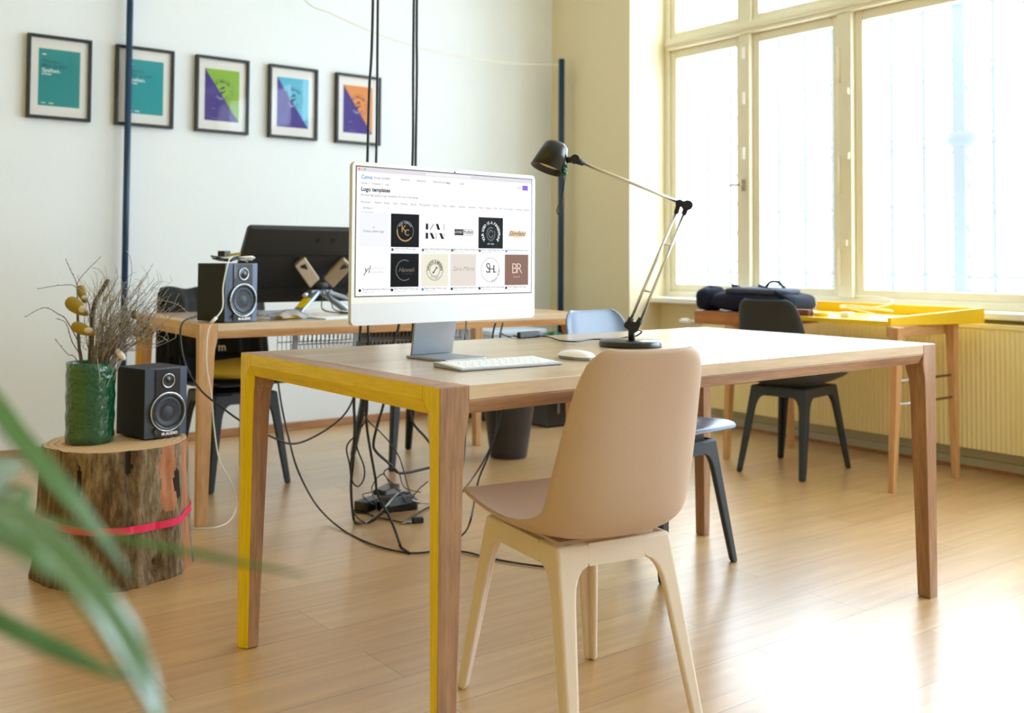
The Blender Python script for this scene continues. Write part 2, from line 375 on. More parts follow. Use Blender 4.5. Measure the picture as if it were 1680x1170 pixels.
def tag(o, label=None, cat=None, group=None, kind=None):
    if label: o['label'] = label
    if cat: o['category'] = cat
    if group: o['group'] = group
    if kind: o['kind'] = kind
    return o
def thing(name, label, cat, loc=(0, 0, 0), rotz=0.0, group=None):
    o = bpy.data.objects.new(name, None); COL.objects.link(o); o.location = loc; o.rotation_euler = (0, 0, rotz); o.empty_display_size = 0.1
    return tag(o, label, cat, group)
def struct(name, mb, mat, parent=None, **k):
    o = mb.build(name, mat, parent, **k)
    if parent is None: o['kind'] = 'structure'
    return o
def copy_tree(o, parent=None):
    c = o.copy(); COL.objects.link(c); c.parent = parent
    for ch in list(o.children): copy_tree(ch, c)
    return c
def smooth_pts(pts, n=8):
    P = [Vector(p) for p in pts]; out = []
    for i in range(len(P)-1):
        p0, p1, p2, p3 = P[max(i-1, 0)], P[i], P[i+1], P[min(i+2, len(P)-1)]
        for k in range(n):
            t = k/n
            out.append(0.5*((2*p1)+(p2-p0)*t+(2*p0-5*p1+4*p2-p3)*t*t+(3*p1-p0-3*p2+p3)*t**3))
    out.append(P[-1]); return out
def cable(name, label, pts, r, mat, cat='cable', group=None, parent=None, n=8, seg=7, rel=None):
    pts = smooth_pts(pts, n); o0 = Vector(rel) if rel is not None else pts[0].copy()
    mb = MB().tube([p-o0 for p in pts], r, seg)
    ob = mb.build(name, mat, parent, loc=o0 if parent is None else None, fix=False)
    if parent is None: tag(ob, label, cat, group)
    return ob
def rrect(w, h, r, n=5, cx=0, cy=0):       # rounded rectangle outline, ccw
    out = []
    for sx, sy, a0 in ((1, 1, 0), (-1, 1, 90), (-1, -1, 180), (1, -1, 270)):
        for k in range(n+1):
            a = R(a0+90*k/n); out.append((cx+sx*(w/2-r)+r*math.cos(a), cy+sy*(h/2-r)+r*math.sin(a)))
    return out

# ------------------------------------------------------------------ room shell
WY, WX, NX, NY = 5.44, 4.481, 4.75, 4.665   # picture wall, window wall, niche back, niche side
X0, Y0, ZC = -2.6, -2.4, 3.3
struct('floor', MB().box(X0-0.1, 5.6, Y0-0.1, WY+0.1, -0.1, 0.0), M['floor'])
struct('ceiling', MB().box(X0-0.1, 5.0, Y0-0.1, WY+0.1, ZC, ZC+0.1), M['ceiling'])
struct('wall_left', MB().box(X0, WX+0.3, WY, WY+0.12, 0, ZC), M['cool_lit_plaster'])
# window wall: a deep pier beside the picture wall, then a niche that runs along all windows
struct('wall_right', MB().box(WX, 5.0, NY, WY+0.12, 0, ZC), M['shaded_cream_plaster'])
struct('wall_parapet', MB().box(NX, 5.0, Y0, NY, 0, 0.715), M['shaded_cream_plaster'])
struct('wall_lintel', MB().box(WX, 5.0, Y0, NY, 3.0, ZC), M['shaded_cream_plaster'])
struct('wall_pier', MB().box(WX, 5.0, 1.70, 2.14, 0, 3.0).box(4.79, 5.0, 2.14, 2.249, 0.715, 3.0), M['shaded_cream_plaster'])
struct('wall_pier_near', MB().box(WX, 5.0, Y0, -1.7, 0, 3.0), M['shaded_cream_plaster'])
struct('wall_front', MB().box(X0, 5.0, Y0-0.12, Y0, 0, ZC), M['grey_plaster'])
struct('wall_back', MB().box(X0-0.12, X0, Y0, WY+0.12, 0, ZC), M['yellow_fill_plaster'])
struct('baseboard_left', MB().box(X0, WX, WY-0.014, WY-0.0005, 0.0, 0.045), M['skirt_wood'], bevel=0.004)
bb = MB().box(NX-0.03, NX-0.0005, 2.141, NY-0.001, 0.0, 0.05).box(NX-0.02, NX-0.0005, 2.141, NY-0.001, 0.05, 0.10)
struct('baseboard_right', bb, M['skirt'], bevel=0.003)
struct('baseboard_back', MB().box(NX-0.045, NX-0.031, 2.141, NY-0.001, 0.0, 0.012), M['skirt_wood'])

# ------------------------------------------------------------------ windows
def window(name, y0, y1, splits, handles, parent_label=None):
    """y0>y1 (far to near); splits = list of (ya, yb) heavy mullions between bays"""
    w = bpy.data.objects.new(name, None); COL.objects.link(w); w['kind'] = 'structure'
    XF = 4.79; w.location = (XF, (y0+y1)/2, 0.715)
    def L(x, y, z): return (x-XF, y-(y0+y1)/2, z-0.715)
    def bx(mb, xa, xb, ya, yb, za, zb):
        a, b = L(xa, ya, za), L(xb, yb, zb)
        return mb.box(min(a[0], b[0]), max(a[0], b[0]), min(a[1], b[1]), max(a[1], b[1]), a[2], b[2])
    sill = bx(MB(), 4.64, XF+0.01, y1-(0.108 if y1 > 2 else 0), y0, 0.7152, 0.748); sill.build('window_sill', M['sill'], w, bevel=0.006)
    fr = MB()
    bx(fr, XF, XF+0.09, y0, y0-0.045, 0.748, 3.0); bx(fr, XF, XF+0.09, y1+0.045, y1, 0.748, 3.0)
    bx(fr, XF, XF+0.09, y1+0.045, y0-0.045, 0.748, 0.785); bx(fr, XF, XF+0.09, y1+0.045, y0-0.045, 2.95, 3.0)
    fr.build('outer_frame', M['frame_cream'], w, bevel=0.005)
    tr = MB(); bx(tr, XF-0.03, XF+0.09, y1+0.045, y0-0.045, 2.335, 2.405); bx(tr, XF-0.045, XF-0.03, y1+0.045, y0-0.045, 2.36, 2.385)
    tr.build('transom', M['frame_cream'], w, bevel=0.006)
    edges = [y0-0.045]
    for ya, yb in splits:
        mm = MB(); bx(mm, XF-0.02, XF+0.09, yb, ya, 0.785, 2.335); bx(mm, XF-0.005, XF+0.09, yb, ya, 2.405, 2.95)
        mm.build('mullion', M['frame_cream'], w, bevel=0.006); edges += [ya, yb]
    edges.append(y1+0.045)
    for i in range(0, len(edges), 2):
        a, b = edges[i], edges[i+1]
        for za, zb, st in ((0.787, 2.333, 0.05), (2.407, 2.948, 0.045)):
            sh = MB()
            bx(sh, XF+0.012, XF+0.06, a-0.001, a-st, za, zb); bx(sh, XF+0.012, XF+0.06, b+st, b+0.001, za, zb)
            bx(sh, XF+0.012, XF+0.06, b+st, a-st, za, za+0.045); bx(sh, XF+0.012, XF+0.06, b+st, a-st, zb-0.055, zb)
            so = sh.build('sash', M['frame_cream'], w, bevel=0.005)
            bx(MB(), XF+0.034, XF+0.037, b+st, a-st, za+0.045, zb-0.055).build('pane', M['pane'], so)
    return w, L
w1, Lw = window('window_1', NY, 2.25, [(4.037-0.01, 3.95), (3.345, 3.255)], None)
# fittings on window 1: espagnolette bar, handle, hinges and catches
for (y, z, kind) in ((3.99, 1.62, 'catch'), (3.99, 1.43, 'handle'), (3.99, 2.22, 'catch'), (3.99, 1.95, 'catch')):
    o = MB()
    x = 4.768
    p = Lw(x, y, z)
    o.box(p[0]-0.012, p[0]+0.002, p[1]-0.009, p[1]+0.009, p[2]-0.035, p[2]+0.035)
    if kind == 'handle':
        o.cyl((p[0]-0.012, p[1], p[2]), (p[0]-0.045, p[1], p[2]), 0.008, seg=12)
        o.tube([(p[0]-0.045, p[1], p[2]), (p[0]-0.05, p[1]+0.04, p[2]+0.002), (p[0]-0.045, p[1]+0.085, p[2]-0.004)], [0.008, 0.009, 0.007], 10)
        o.build('window_handle', M['bronze'], w1, bevel=0.002)
    else: o.build('window_catch', M['sill'], w1, bevel=0.002)
for z in (0.95, 1.45, 2.05):
    p = Lw(4.766, 3.33, z); MB().cyl((p[0], p[1], p[2]-0.1), (p[0], p[1], p[2]+0.1), 0.007, seg=10).build('hinge', M['frame_cream'], w1)
for y, z in ((3.275, 1.9), (3.275, 1.55), (3.29, 1.08)):
    p = Lw(4.766, y, z); MB().box(p[0]-0.012, p[0]+0.003, p[1]-0.010, p[1]+0.010, p[2]-0.018, p[2]+0.018).build('window_catch', M['frame_cream'], w1, bevel=0.003)
window('window_2', 1.70, -1.7, [(0.65, 0.56), (-0.55, -0.64)], None)

# iron grille outside window 1
g = thing('window_grille', 'pale blue iron lattice grille seen through the bright window glass', 'grille', (5.3, 3.5, 0.62))
bars = MB(); XG = 0
ys = [4.95-0.2*i for i in range(15)]
for y in ys: bars.cyl((0, y-3.5, 0), (0, y-3.5, 1.85), 0.011, seg=8)
for z in (0.2, 0.28, 1.8): bars.box(-0.012, 0.012, 4.98-3.5, 2.1-3.5, z-0.008, z+0.008)
bars.build('bar_set', M['grille'], g)
lat = MB()
for i in range(len(ys)-1):
    a, b = ys[i]-3.5, ys[i+1]-3.5
    for k in range(4):
        z0 = 0.28+0.38*k
        lat.tube([(0.012, a, z0), (0.012, b, z0+0.38)], 0.005, 6); lat.tube([(-0.012, b, z0), (-0.012, a, z0+0.38)], 0.005, 6)
lat.build('lattice', M['grille'], g)
orn = MB().box(-0.03, 0.03, -0.035, 0.035, 0.0, 1.95, T=Matrix.Translation((0, px(1578, 300, 5.3).y-3.5, 0)))
zc = px(1578, 228, 5.3).z-0.62
orn.build('post', M['grille'], g)
MB().ball((0, px(1578, 300, 5.3).y-3.5, zc), (0.05, 0.09, 0.055)).build('post_boss', M['grille'], g)

# radiator under the sill
rad = thing('radiator', 'long panel radiator below the window sill', 'radiator', (4.68, 3.2, 0.11))
def radfn():
    mb = MB(); y0, y1 = 2.16-3.2, 4.2-3.2; n = 88; h0, h1 = 0.0, 0.56
    prof = []
    for i in range(n*2+1):
        y = y0+(y1-y0)*i/(n*2); prof.append((-0.05 if i % 2 else -0.044, y))
    prof += [(0.03, y1), (0.03, y0)]
    mb.prism(prof, h0, h1, lambda a, b, h: Vector((a, b, h)))
    return mb
radfn().build('panel', M['radiator'], rad)
MB().box(-0.052, 0.032, 2.155-3.2, 4.205-3.2, 0.56, 0.585).build('top_grille', M['radiator'], rad, bevel=0.004)
v = MB().cyl((0, 1.0, 0.5), (0, 1.06, 0.5), 0.008, seg=12).cyl((-0.0, 1.05, 0.5), (-0.05, 1.09, 0.5), 0.012, seg=12)
v.build('pipe', M['white_paint'], rad)
MB().lathe([(0.001, -0.04), (0.016, -0.038), (0.02, -0.02), (0.02, 0.02), (0.017, 0.034), (0.001, 0.036)], 20, Matrix.Translation((-0.06, 1.12, 0.5)) @ Matrix.Rotation(R(90), 4, 'X')).build('thermostat_knob', M['white_paint'], rad)
for y_ in (0.8, -0.7): MB().box(0.03, 0.0695, y_, y_+0.05, 0.1, 0.5).build('bracket', M['radiator'], rad)

# ------------------------------------------------------------------ desks (local: origin at near-left foot corner on floor; x long, y wide)
def desk(name, label, loc, rotz, Lx, Wy, H, yel, oak, top, painted=True):
    t = thing(name, label, 'table', loc, rotz)
    TH, RH = 0.028, 0.056
    yy = lambda a: M[yel+'_'+a]; oo = lambda a: M[oak+'_'+a]
    def leg(cx, cy, sx, sy, end_paint):
        """tapered leg; the end face (x = 0) carries a flat band and a slanted inner band"""
        mb = MB(); lv = []
        zs = [(0.0, 0.040, 0.038), (0.004, 0.042, 0.040), (H-0.16, 0.058, 0.050), (H-0.10, 0.061, 0.053), (H-0.078, 0.066, 0.058), (H-RH-0.004, 0.084, 0.074), (H-RH, 0.084, 0.074), (H, 0.084, 0.074)]
        for z, a, b in zs[:5]+[(H-RH, 0.070, 0.058), (H-RH*0.5, 0.068, 0.058), (H, 0.068, 0.058)]:
            c = b*0.52; k_ = 0.0 if z > H-RH*0.6 else 0.013
            lv.append([Vector((cx+sx*x, cy+sy*y, z)) for x, y in ((0, 0), (0, c), (k_, b), (a, b), (a, 0))])
        n = 5; vs = [p for l in lv for p in l]; o = len(mb.v)
        mb.add(vs, [], 0)
        k = len(lv)
        for i in range(k-1):
            for j in range(n):
                j2 = (j+1) % n
                mb.f.append([i*n+j, i*n+j2, (i+1)*n+j2, (i+1)*n+j]); mb.m.append(1 if (end_paint and j in (0, 1)) else 0); mb.s.append(False)
        mb.f.append(list(range(n))); mb.m.append(0); mb.s.append(False)
        mb.f.append([(k-1)*n+j for j in range(n)]); mb.m.append(0); mb.s.append(False)
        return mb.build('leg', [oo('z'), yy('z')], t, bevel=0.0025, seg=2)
    leg(0, 0, 1, 1, painted); leg(0, Wy, 1, -1, painted); leg(Lx, 0, -1, 1, False); leg(Lx, Wy, -1, -1, False)
    g = 0.0006
    # end rails (along y): outer face flat band, then a slanted band that runs under
    def end_rail(x, sx, paint):
        prof = [(0, H), (0, H-RH*0.5), (0.013, H-RH), (0.05, H-RH), (0.062, H-0.03), (0.062, H)]
        side = [1 if paint else 0, 1 if paint else 0, 1 if paint else 0, 0, 0, 0]
        mb = MB(); mb.prism(prof, 0.058+g, Wy-0.058-g, lambda a, b, h: Vector((x+sx*a, h, b)), 1 if paint else 0, side)
        return mb.build('end_rail', [oo('y'), yy('y')], t, bevel=0.0015)
    end_rail(0, 1, painted); end_rail(Lx, -1, False)
    def long_rail(y, sy):
        prof = [(0.001, H-TH-g), (0.001, H-RH*0.55), (0.012, H-RH), (0.045, H-RH), (0.05, H-TH-g)]
        mb = MB(); mb.prism(prof, 0.068+g, Lx-0.068-g, lambda a, b, h: Vector((h, y+sy*a, b)))
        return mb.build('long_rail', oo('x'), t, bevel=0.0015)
    long_rail(0, 1); long_rail(Wy, -1)
    tp = MB()
    poly = [(0.068+g, 0), (Lx-0.068-g, 0), (Lx-0.068-g, 0.058+g), (Lx-0.062-g, 0.058+g), (Lx-0.062-g, Wy-0.058-g), (Lx-0.068-g, Wy-0.058-g), (Lx-0.068-g, Wy), (0.068+g, Wy), (0.068+g, Wy-0.058-g), (0.062+g, Wy-0.058-g), (0.062+g, 0.058+g), (0.068+g, 0.058+g)]
    tp.prism(poly, H-TH, H-0.0002, lambda a, b, h: Vector((a, b, h)))
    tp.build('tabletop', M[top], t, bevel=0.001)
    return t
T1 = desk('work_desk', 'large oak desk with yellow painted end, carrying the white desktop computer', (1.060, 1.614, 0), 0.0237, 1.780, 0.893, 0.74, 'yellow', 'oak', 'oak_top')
T2 = desk('work_desk', 'second oak desk with ochre end behind, carrying the black monitor', (1.362, 3.675, 0), R(-2.5), 1.78, 0.86, 0.738, 'yellow2', 'beech', 'oak_top')
# wire cable tray below the rear desk
tray = MB(); tx0, tx1, ty, tz0, tz1 = 0.48, 1.35, 0.30, 0.58, 0.66
for z in (tz0, (tz0+tz1)/2, tz1):
    tray.tube([(tx0, ty, z), (tx1, ty, z)], 0.0022, 5); tray.tube([(tx0, ty+0.14, z), (tx1, ty+0.14, z)], 0.0022, 5)
n = 44
for i in range(n+1):
    x = tx0+(tx1-tx0)*i/n
    tray.tube([(x, ty, tz1), (x, ty, tz0), (x, ty+0.14, tz0), (x, ty+0.14, tz1)], 0.0016, 5)
    if i < n: tray.tube([(x, ty, tz0), (x+(tx1-tx0)/n, ty, tz1)], 0.0014, 5)
for x in (tx0+0.02, tx0+0.30, tx1-0.02): tray.box(x-0.012, x+0.012, ty-0.003, ty+0.0, tz0, 0.71)
tray.build('cable_tray', M['alu_dark'], T2)['label'] = 'wire cable tray below the desk top'

# ------------------------------------------------------------------ shell chairs
def shell_chair(label, loc, h, sm, lm, name='shell_chair', group=None):
    """local: y forward, origin on the floor under the seat centre"""
    t = thing(name, label, 'chair', loc, R(h), group)
    prof = [(0.232, 0.440, 0.150, 0.000, 0), (0.215, 0.450, 0.178, 0.004, 0), (0.15, 0.444, 0.200, 0.010, 0), (0.05, 0.427, 0.208, 0.020, 0), (-0.05, 0.411, 0.207, 0.032, 0.05),
            (-0.12, 0.405, 0.196, 0.050, 0.2), (-0.172, 0.410, 0.180, 0.066, 0.5), (-0.207, 0.442, 0.177, 0.070, 0.8), (-0.226, 0.51, 0.175, 0.060, 0.95),
            (-0.240, 0.60, 0.169, 0.048, 1), (-0.256, 0.69, 0.160, 0.036, 1), (-0.272, 0.755, 0.149, 0.028, 1), (-0.280, 0.788, 0.133, 0.022, 1), (-0.285, 0.805, 0.100, 0.016, 1)]
    mb = MB(); nu = 15
    pts = []
    for i, (y, z, w, k, b) in enumerate(prof):
        a, c = prof[max(i-1, 0)], prof[min(i+1, len(prof)-1)]
        ty, tz = c[0]-a[0], c[1]-a[1]; l = math.hypot(ty, tz); ny, nz = tz/l, -ty/l      # normal towards the sitter
        row = []
        for q in range(nu):
            s = -1+2*q/(nu-1); e = k*abs(s)**2.4
            row.append(Vector((w*math.sin(s*PI/2*0.92)/math.sin(PI/2*0.92), y+ny*e, z+nz*e)))
        pts.append(row)
    vs = [p for r in pts for p in r]; fs = []
    for i in range(len(prof)-1):
        for q in range(nu-1): fs.append((i*nu+q, i*nu+q+1, (i+1)*nu+q+1, (i+1)*nu+q))
    mb.add(vs, fs, 0, True)
    sh = mb.build('seat_shell', sm, t, solid=0.009, fix=True, sub=1)
    # leg frame: four arched sides; each leg is two wings that meet at a rounded corner
    foot = [(-0.170, -0.243), (0.170, -0.243), (0.188, 0.215), (-0.188, 0.215)]
    topc = [(-0.143, -0.150), (0.143, -0.150), (0.142, 0.162), (-0.142, 0.162)]
    ZT = 0.398
    def C(i, z):
        f = z/ZT; a, b = Vector(foot[i]), Vector(topc[i]); return a+(b-a)*f
    lev = [(0.0, 0.026), (0.01, 0.028), (0.12, 0.033), (0.22, 0.037), (0.29, 0.040), (0.315, 0.043), (0.335, 0.050), (0.348, 0.060), (0.355, 0.075)]
    zb = lambda i, j: 0.355
    for i in range(4):
        mb = MB()
        for j, sgn in (((i+1) % 4, 1), ((i-1) % 4, -1)):
            vs = []
            LV = lev+[(ZT, 0.075)]
            for z, w in LV:
                c = C(i, z); d = (C(j, z)-c).normalized()
                nrm = Vector((-d.y, d.x))*sgn
                p0, p1 = c, c+d*w
                vs += [Vector((p0.x, p0.y, z)), Vector((p1.x, p1.y, z)), Vector((p1.x+nrm.x*0.016, p1.y+nrm.y*0.016, z)), Vector((p0.x+nrm.x*0.016+d.x*0.016, p0.y+nrm.y*0.016+d.y*0.016, z))]
            fs = []
            for k in range(len(LV)-1):
                for q in range(4):
                    q2 = (q+1) % 4
                    if q == 3: continue
                    fs.append((k*4+q, k*4+q2, (k+1)*4+q2, (k+1)*4+q))
            m_ = len(LV)-1
            fs += [(0, 1, 2, 3), (m_*4+3, m_*4+2, m_*4+1, m_*4)]
            mb.add(vs, fs)
        lo = mb.build('leg', lm, t, merge=True)
        caps = [C(i, z)+(C(j, z)-C(i, z)).normalized()*0.075 for j in ((i+1) % 4, (i-1) % 4) for z in (0.355, ZT)]
        capset = lambda co: any((Vector((co.x, co.y))-c).length < 0.0175 for c in caps) and co.z > 0.354
        bm = bmesh.new(); bm.from_mesh(lo.data)
        wl = bm.edges.layers.float.new('bevel_weight_edge')
        for e in bm.edges:
            if len(e.link_faces) == 2 and e.calc_face_angle(0) > R(40) and not (capset(e.verts[0].co) and capset(e.verts[1].co)): e[wl] = 1.0
        bm.to_mesh(lo.data); bm.free()
        md = lo.modifiers.new('bevel', 'BEVEL'); md.width = 0.007; md.segments = 3; md.limit_method = 'WEIGHT'
    ap = MB()
    for i in range(4):
        j = (i+1) % 4; vs = []
        for z in (0.355, ZT):
            a, b = C(i, z), C(j, z); d = (b-a).normalized(); nrm = Vector((-d.y, d.x))
            p, q = a+d*0.0752, b-d*0.0752
            vs.append([Vector((p.x, p.y, z)), Vector((q.x, q.y, z)), Vector((q.x+nrm.x*0.016, q.y+nrm.y*0.016, z)), Vector((p.x+nrm.x*0.016, p.y+nrm.y*0.016, z))])
        ap.hexa(vs[0], vs[1])
    ap.box(-0.12, 0.12, -0.12, 0.13, 0.392, 0.4)
    ap.build('apron', lm, t, bevel=0.0)
    return t
CH = {}
CH['beige'] = shell_chair('beige shell chair with pale legs pushed up to the near side of the desk', (1.503, 1.733, 0), -8, M['chair_beige'], M['chair_frame_beige'])
CH['blue'] = shell_chair('slate shell chair tinted by sky reflection, facing us from the far side of the computer desk', (2.43, 2.43, 0), 184.5, M['chair_blue'], M['chair_slate_leg'])
CH['slate'] = shell_chair('dark slate shell chair pulled up to the yellow desk by the window', (4.01, 3.06, 0), -79.5, M['chair_slate'], M['chair_slate_leg'])
CH['blk1'] = shell_chair('black chair with ochre cushion behind the rear desk, below the speaker', (1.775, 4.375, 0), 181, M['chair_black'], M['chair_black'])
CH['blk2'] = shell_chair('black chair behind the rear desk, between cushioned chair and dark bin', (2.63, 4.32, 0), 178, M['chair_black'], M['chair_black'])
# black cover on the back of the left rear chair, cushion on its seat
cv = thing('chair_cover', 'black folded cover hanging over the back of the cushioned rear chair', 'cover', (1.775, 4.655, 0.44), R(1))
def cover(u, v_):
    x = -0.235+0.47*u; fold = 0.012*math.sin(u*26)+0.006*math.sin(u*61+1)
    # profile over the back: front side bottom -> top -> rear side
    P = [(-0.135, 0.10), (-0.112, 0.2), (-0.07, 0.36), (-0.01, 0.402), (0.035, 0.37), (0.045, 0.16), (0.045, -0.03)]
    k = v_*(len(P)-1); i = min(int(k), len(P)-2); f = k-i
    y = P[i][0]*(1-f)+P[i+1][0]*f; z = P[i][1]*(1-f)+P[i+1][1]*f
    return Vector((x, y+fold*(1 if y < 0 else -1)*(0.3+0.7*abs(v_-0.5)*2), z+0.006*math.sin(u*19)))
MB().grid(48, 31, cover).build('fabric', M['blk_matt'], cv, solid=0.006)
lt = MB().text('m', 0.05, lambda x, y: Vector((x-0.0, -0.150+0.2*y, 0.135+y)), 0, bold=0.0012)
lt.build('lettering', M['mat_white'], cv)['label'] = 'white letter m'
cu = MB()
def cush(u, v_):
    a = 2*PI*u; th = PI*v_; r = math.sin(th)**0.6
    return Vector((0.175*r*math.cos(a), 0.165*r*math.sin(a), 0.04*math.cos(th)*(1-0.15*math.cos(3*a)*r)))
cu.grid(28, 14, cush, loop_u=True)
cu.build('cushion', M['cushion'], None, loc=(1.765, 4.265, 0.500))
tag(bpy.data.objects['cushion'], 'ochre and white cushion lying on the black chair at the rear desk', 'cushion')

# ------------------------------------------------------------------ desktop computer
IM = thing('desktop_computer', 'silver and white desktop computer showing a logo template page', 'computer', (1.339, 1.998, 0.7402), R(4.81))
BW, BH, BZ = 0.547, 0.359, 0.0948
sx0 = -BW/2
def pf(y): return lambda a, b, h: Vector((a, h, b))
body = MB(); body.prism(rrect(BW, BH, 0.012, 6, 0, BZ+BH/2), 0.0012, 0.0115, lambda a, b, h: Vector((a, h, b)))
body.build('case', M['alu'], IM, bevel=0.0012)
chz = BZ+BH*(1-0.867)
gl = MB(); o_ = rrect(BW-0.001, BH-0.001, 0.0118, 6, 0, BZ+BH/2)
bez = [p for p in o_ if p[1] > chz+0.01]; bez = bez+[(sx0+0.0005, chz), (BW/2-0.0005, chz)]
bez = [p for p in o_ if p[1] > BZ+BH/2]+[(sx0+0.0005, chz), (BW/2-0.0005, chz)]
gl.prism(bez, 0.0002, 0.0012, lambda a, b, h: Vector((a, h, b)))
gl.build('bezel', M['case_white'], IM)
ch = [(sx0+0.0005, chz-0.0002)]+[p for p in o_ if p[1] < BZ+BH/2]+[(BW/2-0.0005, chz-0.0002)]
MB().prism(ch, 0.0002, 0.0012, lambda a, b, h: Vector((a, h, b))).build('chin', M['chin'], IM)
camz = BZ+BH-0.0075
MB().cyl((0.012, 0.0002, camz), (0.012, -0.0002, camz), 0.0022, seg=16).build('webcam', M['blk'], IM)
# stand
nk = MB(); xc = 0.058
nk.hexa([(xc-0.06, 0.145, 0.006), (xc+0.068, 0.145, 0.006), (xc+0.068, 0.151, 0.006), (xc-0.06, 0.151, 0.006)],
        [(xc-0.066, 0.105, 0.20), (xc+0.066, 0.105, 0.20), (xc+0.066, 0.111, 0.20), (xc-0.066, 0.111, 0.20)])
nk.box(xc-0.066, xc+0.066, 0.0118, 0.108, 0.20, 0.212)
nk.build('stand_neck', M['alu_dark'], IM, bevel=0.001)
MB().prism(rrect(0.128, 0.155, 0.004, 4, xc-0.008, 0.076), 0.0, 0.0058, lambda a, b, h: Vector((a, b, h))).build('stand_foot', M['alu_dark'], IM, bevel=0.0015)
# screen page
SW, SH = 0.523, 0.283
SX, SZ = -SW/2-0.001, BZ+BH*(1-0.032)      # left, top
def sp(fx, fy, lay): return Vector((SX+fx*SW, -0.0001-0.00015*lay, SZ-fy*SH))
dsp = MB(); dsp.box(SX-0.0022, SX+SW+0.0022, 0.0000, 0.0002, SZ-SH-0.0022, SZ+0.0022)
dp = dsp.build('display', M['blk'], IM)
def rect(mb, fx0, fy0, fx1, fy1, lay, mi=0): mb.add([sp(fx0, fy0, lay), sp(fx1, fy0, lay), sp(fx1, fy1, lay), sp(fx0, fy1, lay)], [(0, 3, 2, 1)], mi)
page = MB(); rect(page, 0, 0, 1, 1, 1); rect(page, 0, 0, 1, 0.036, 2, 1); rect(page, 0.36, 0.008, 0.62, 0.03, 3, 2)
page.build('page', [scr(252, 252, 253), scr(226, 220, 226), scr(240, 238, 241)], dp, fix=False)
tx = MB(); AR = SW/SH
def T(body, fx, fy, hgt, mi=0, align='LEFT', bold=0.0, shear=0.0, lay=4):
    tx.text(body, hgt*SH, lambda x, y: sp(fx+x/SW, fy-y/SH, lay), mi, align, bold*SH*hgt, shear)
for k, c in enumerate((0, 1, 2)):
    tx.add([sp(0.012+0.014*k+0.005*math.cos(a)/1, 0.018+0.005*AR*math.sin(a), 4) for a in [2*PI*q/10 for q in range(10)]], [tuple(range(10))], 3+k)
T('Canva', 0.022, 0.078, 0.042, 6, bold=0.02)
fx = 0.085
for wd in ('Design spotlight', 'Business', 'Education', 'Plans and pricing', 'Learn'):
    T(wd, fx, 0.078, 0.024, 1); fx += 0.0105*len(wd)*0.72+0.022
T('Logo', 0.475, 0.078, 0.024, 1)
T('Home  >  Templates  >  Logo', 0.022, 0.125, 0.022, 1)
T('Logo templates', 0.022, 0.173, 0.044, 0, bold=0.03)
T('Browse high quality Logo templates for your next design', 0.022, 0.217, 0.024, 1)
fx = 0.022
for wd in 'Minimalist Modern Simple Gold Clothing Beauty Photography Fashion Music Elegant Business Aesthetic Food Vintage Tech 3D Construction Gaming Cartoon Sports Education Travel Travel'.split():
    if fx > 0.95: break
    T(wd, fx, 0.272, 0.021, 1); fx += 0.0068*len(wd)*0.8+0.0145
T('All filters', 0.032, 0.318, 0.024, 1); T('30,745 templates', 0.022, 0.348, 0.017, 2)
T('Log in', 0.905, 0.078, 0.022, 1)
cols = [(0.0125+0.1635*k, 0.0125+0.1635*k+0.150) for k in range(6)]
r1, r2 = (0.352, 0.617), (0.668, 0.934)
def cx(k): return (cols[k][0]+cols[k][1])/2
tl_cols = [scr(241, 242, 246), scr(4, 4, 4), scr(251, 247, 246), scr(253, 253, 253), scr(236, 233, 212), scr(228, 219, 210), scr(140, 106, 90), scr(130, 60, 220)]
def tile(k, r_, mi):
    mb = MB(); rect(mb, cols[k][0], r_[0], cols[k][1], r_[1], 2); mb.build('template_tile', tl_cols[mi], dp, fix=False)
for k, mi in enumerate((0, 1, 2, 3, 1, 3)): tile(k, r1, mi)
for k, mi in enumerate((3, 1, 4, 5, 3, 6)): tile(k, r2, mi)
mb = MB(); rect(mb, 0.940, 0.058, 0.975, 0.098, 2); mb.build('sign_up_button', tl_cols[7], dp, fix=False)
T('Sign up', 0.9575, 0.078, 0.017, 7, 'CENTER')
rc1, rc2 = (r1[0]+r1[1])/2, (r2[0]+r2[1])/2
def arc(fx, fy, r, w, a0, a1, mi, lay=4, n=36, sq=1.0):
    vs = []; fs = []
    for i in range(n+1):
        a = R(a0+(a1-a0)*i/n)
        for q in (r-w/2, r+w/2): vs.append(sp(fx+q*math.cos(a)*sq, fy-q*AR*math.sin(a), lay))
    for i in range(n): fs.append((2*i, 2*i+1, 2*i+3, 2*i+2))
    tx.add(vs, fs, mi)
def arc_text(body, fx, fy, r, hgt, a0, a1, mi, inside=False):
    n = len(body)
    for i, chx in enumerate(body):
        if chx == ' ': continue
        a = R(a0+(a1-a0)*(i+0.5)/n); rot = a-PI/2 if a1 < a0 else a+PI/2
        ox, oy = fx+r*math.cos(a), fy-r*AR*math.sin(a); c, s = math.cos(rot), math.sin(rot)
        tx.text(chx, hgt*SH, lambda x, y: sp(ox+(x*c-y*s)/SW, oy-(x*s+y*c)/SH, 4), mi, 'CENTER', 0.02*hgt*SH)
T('+', cx(0), 0.468, 0.03, 1, 'CENTER'); T('Create a blank Logo', cx(0), 0.497, 0.024, 1, 'CENTER')
arc(cx(1), rc1+0.005, 0.042, 0.006, 170, 320, 8); arc(cx(1), rc1+0.005, 0.044, 0.0015, -40, 170, 2)
T('K', cx(1)-0.007, rc1-0.012, 0.085, 8, 'CENTER'); T('C', cx(1)+0.009, rc1+0.018, 0.07, 8, 'CENTER')
arc_text('YOUR COMPANY', cx(1), rc1+0.005, 0.037, 0.02, 150, 30, 2)
def quad(pts, mi, lay=4): tx.add([sp(x, y, lay) for x, y in pts], [tuple(range(len(pts)))], mi)
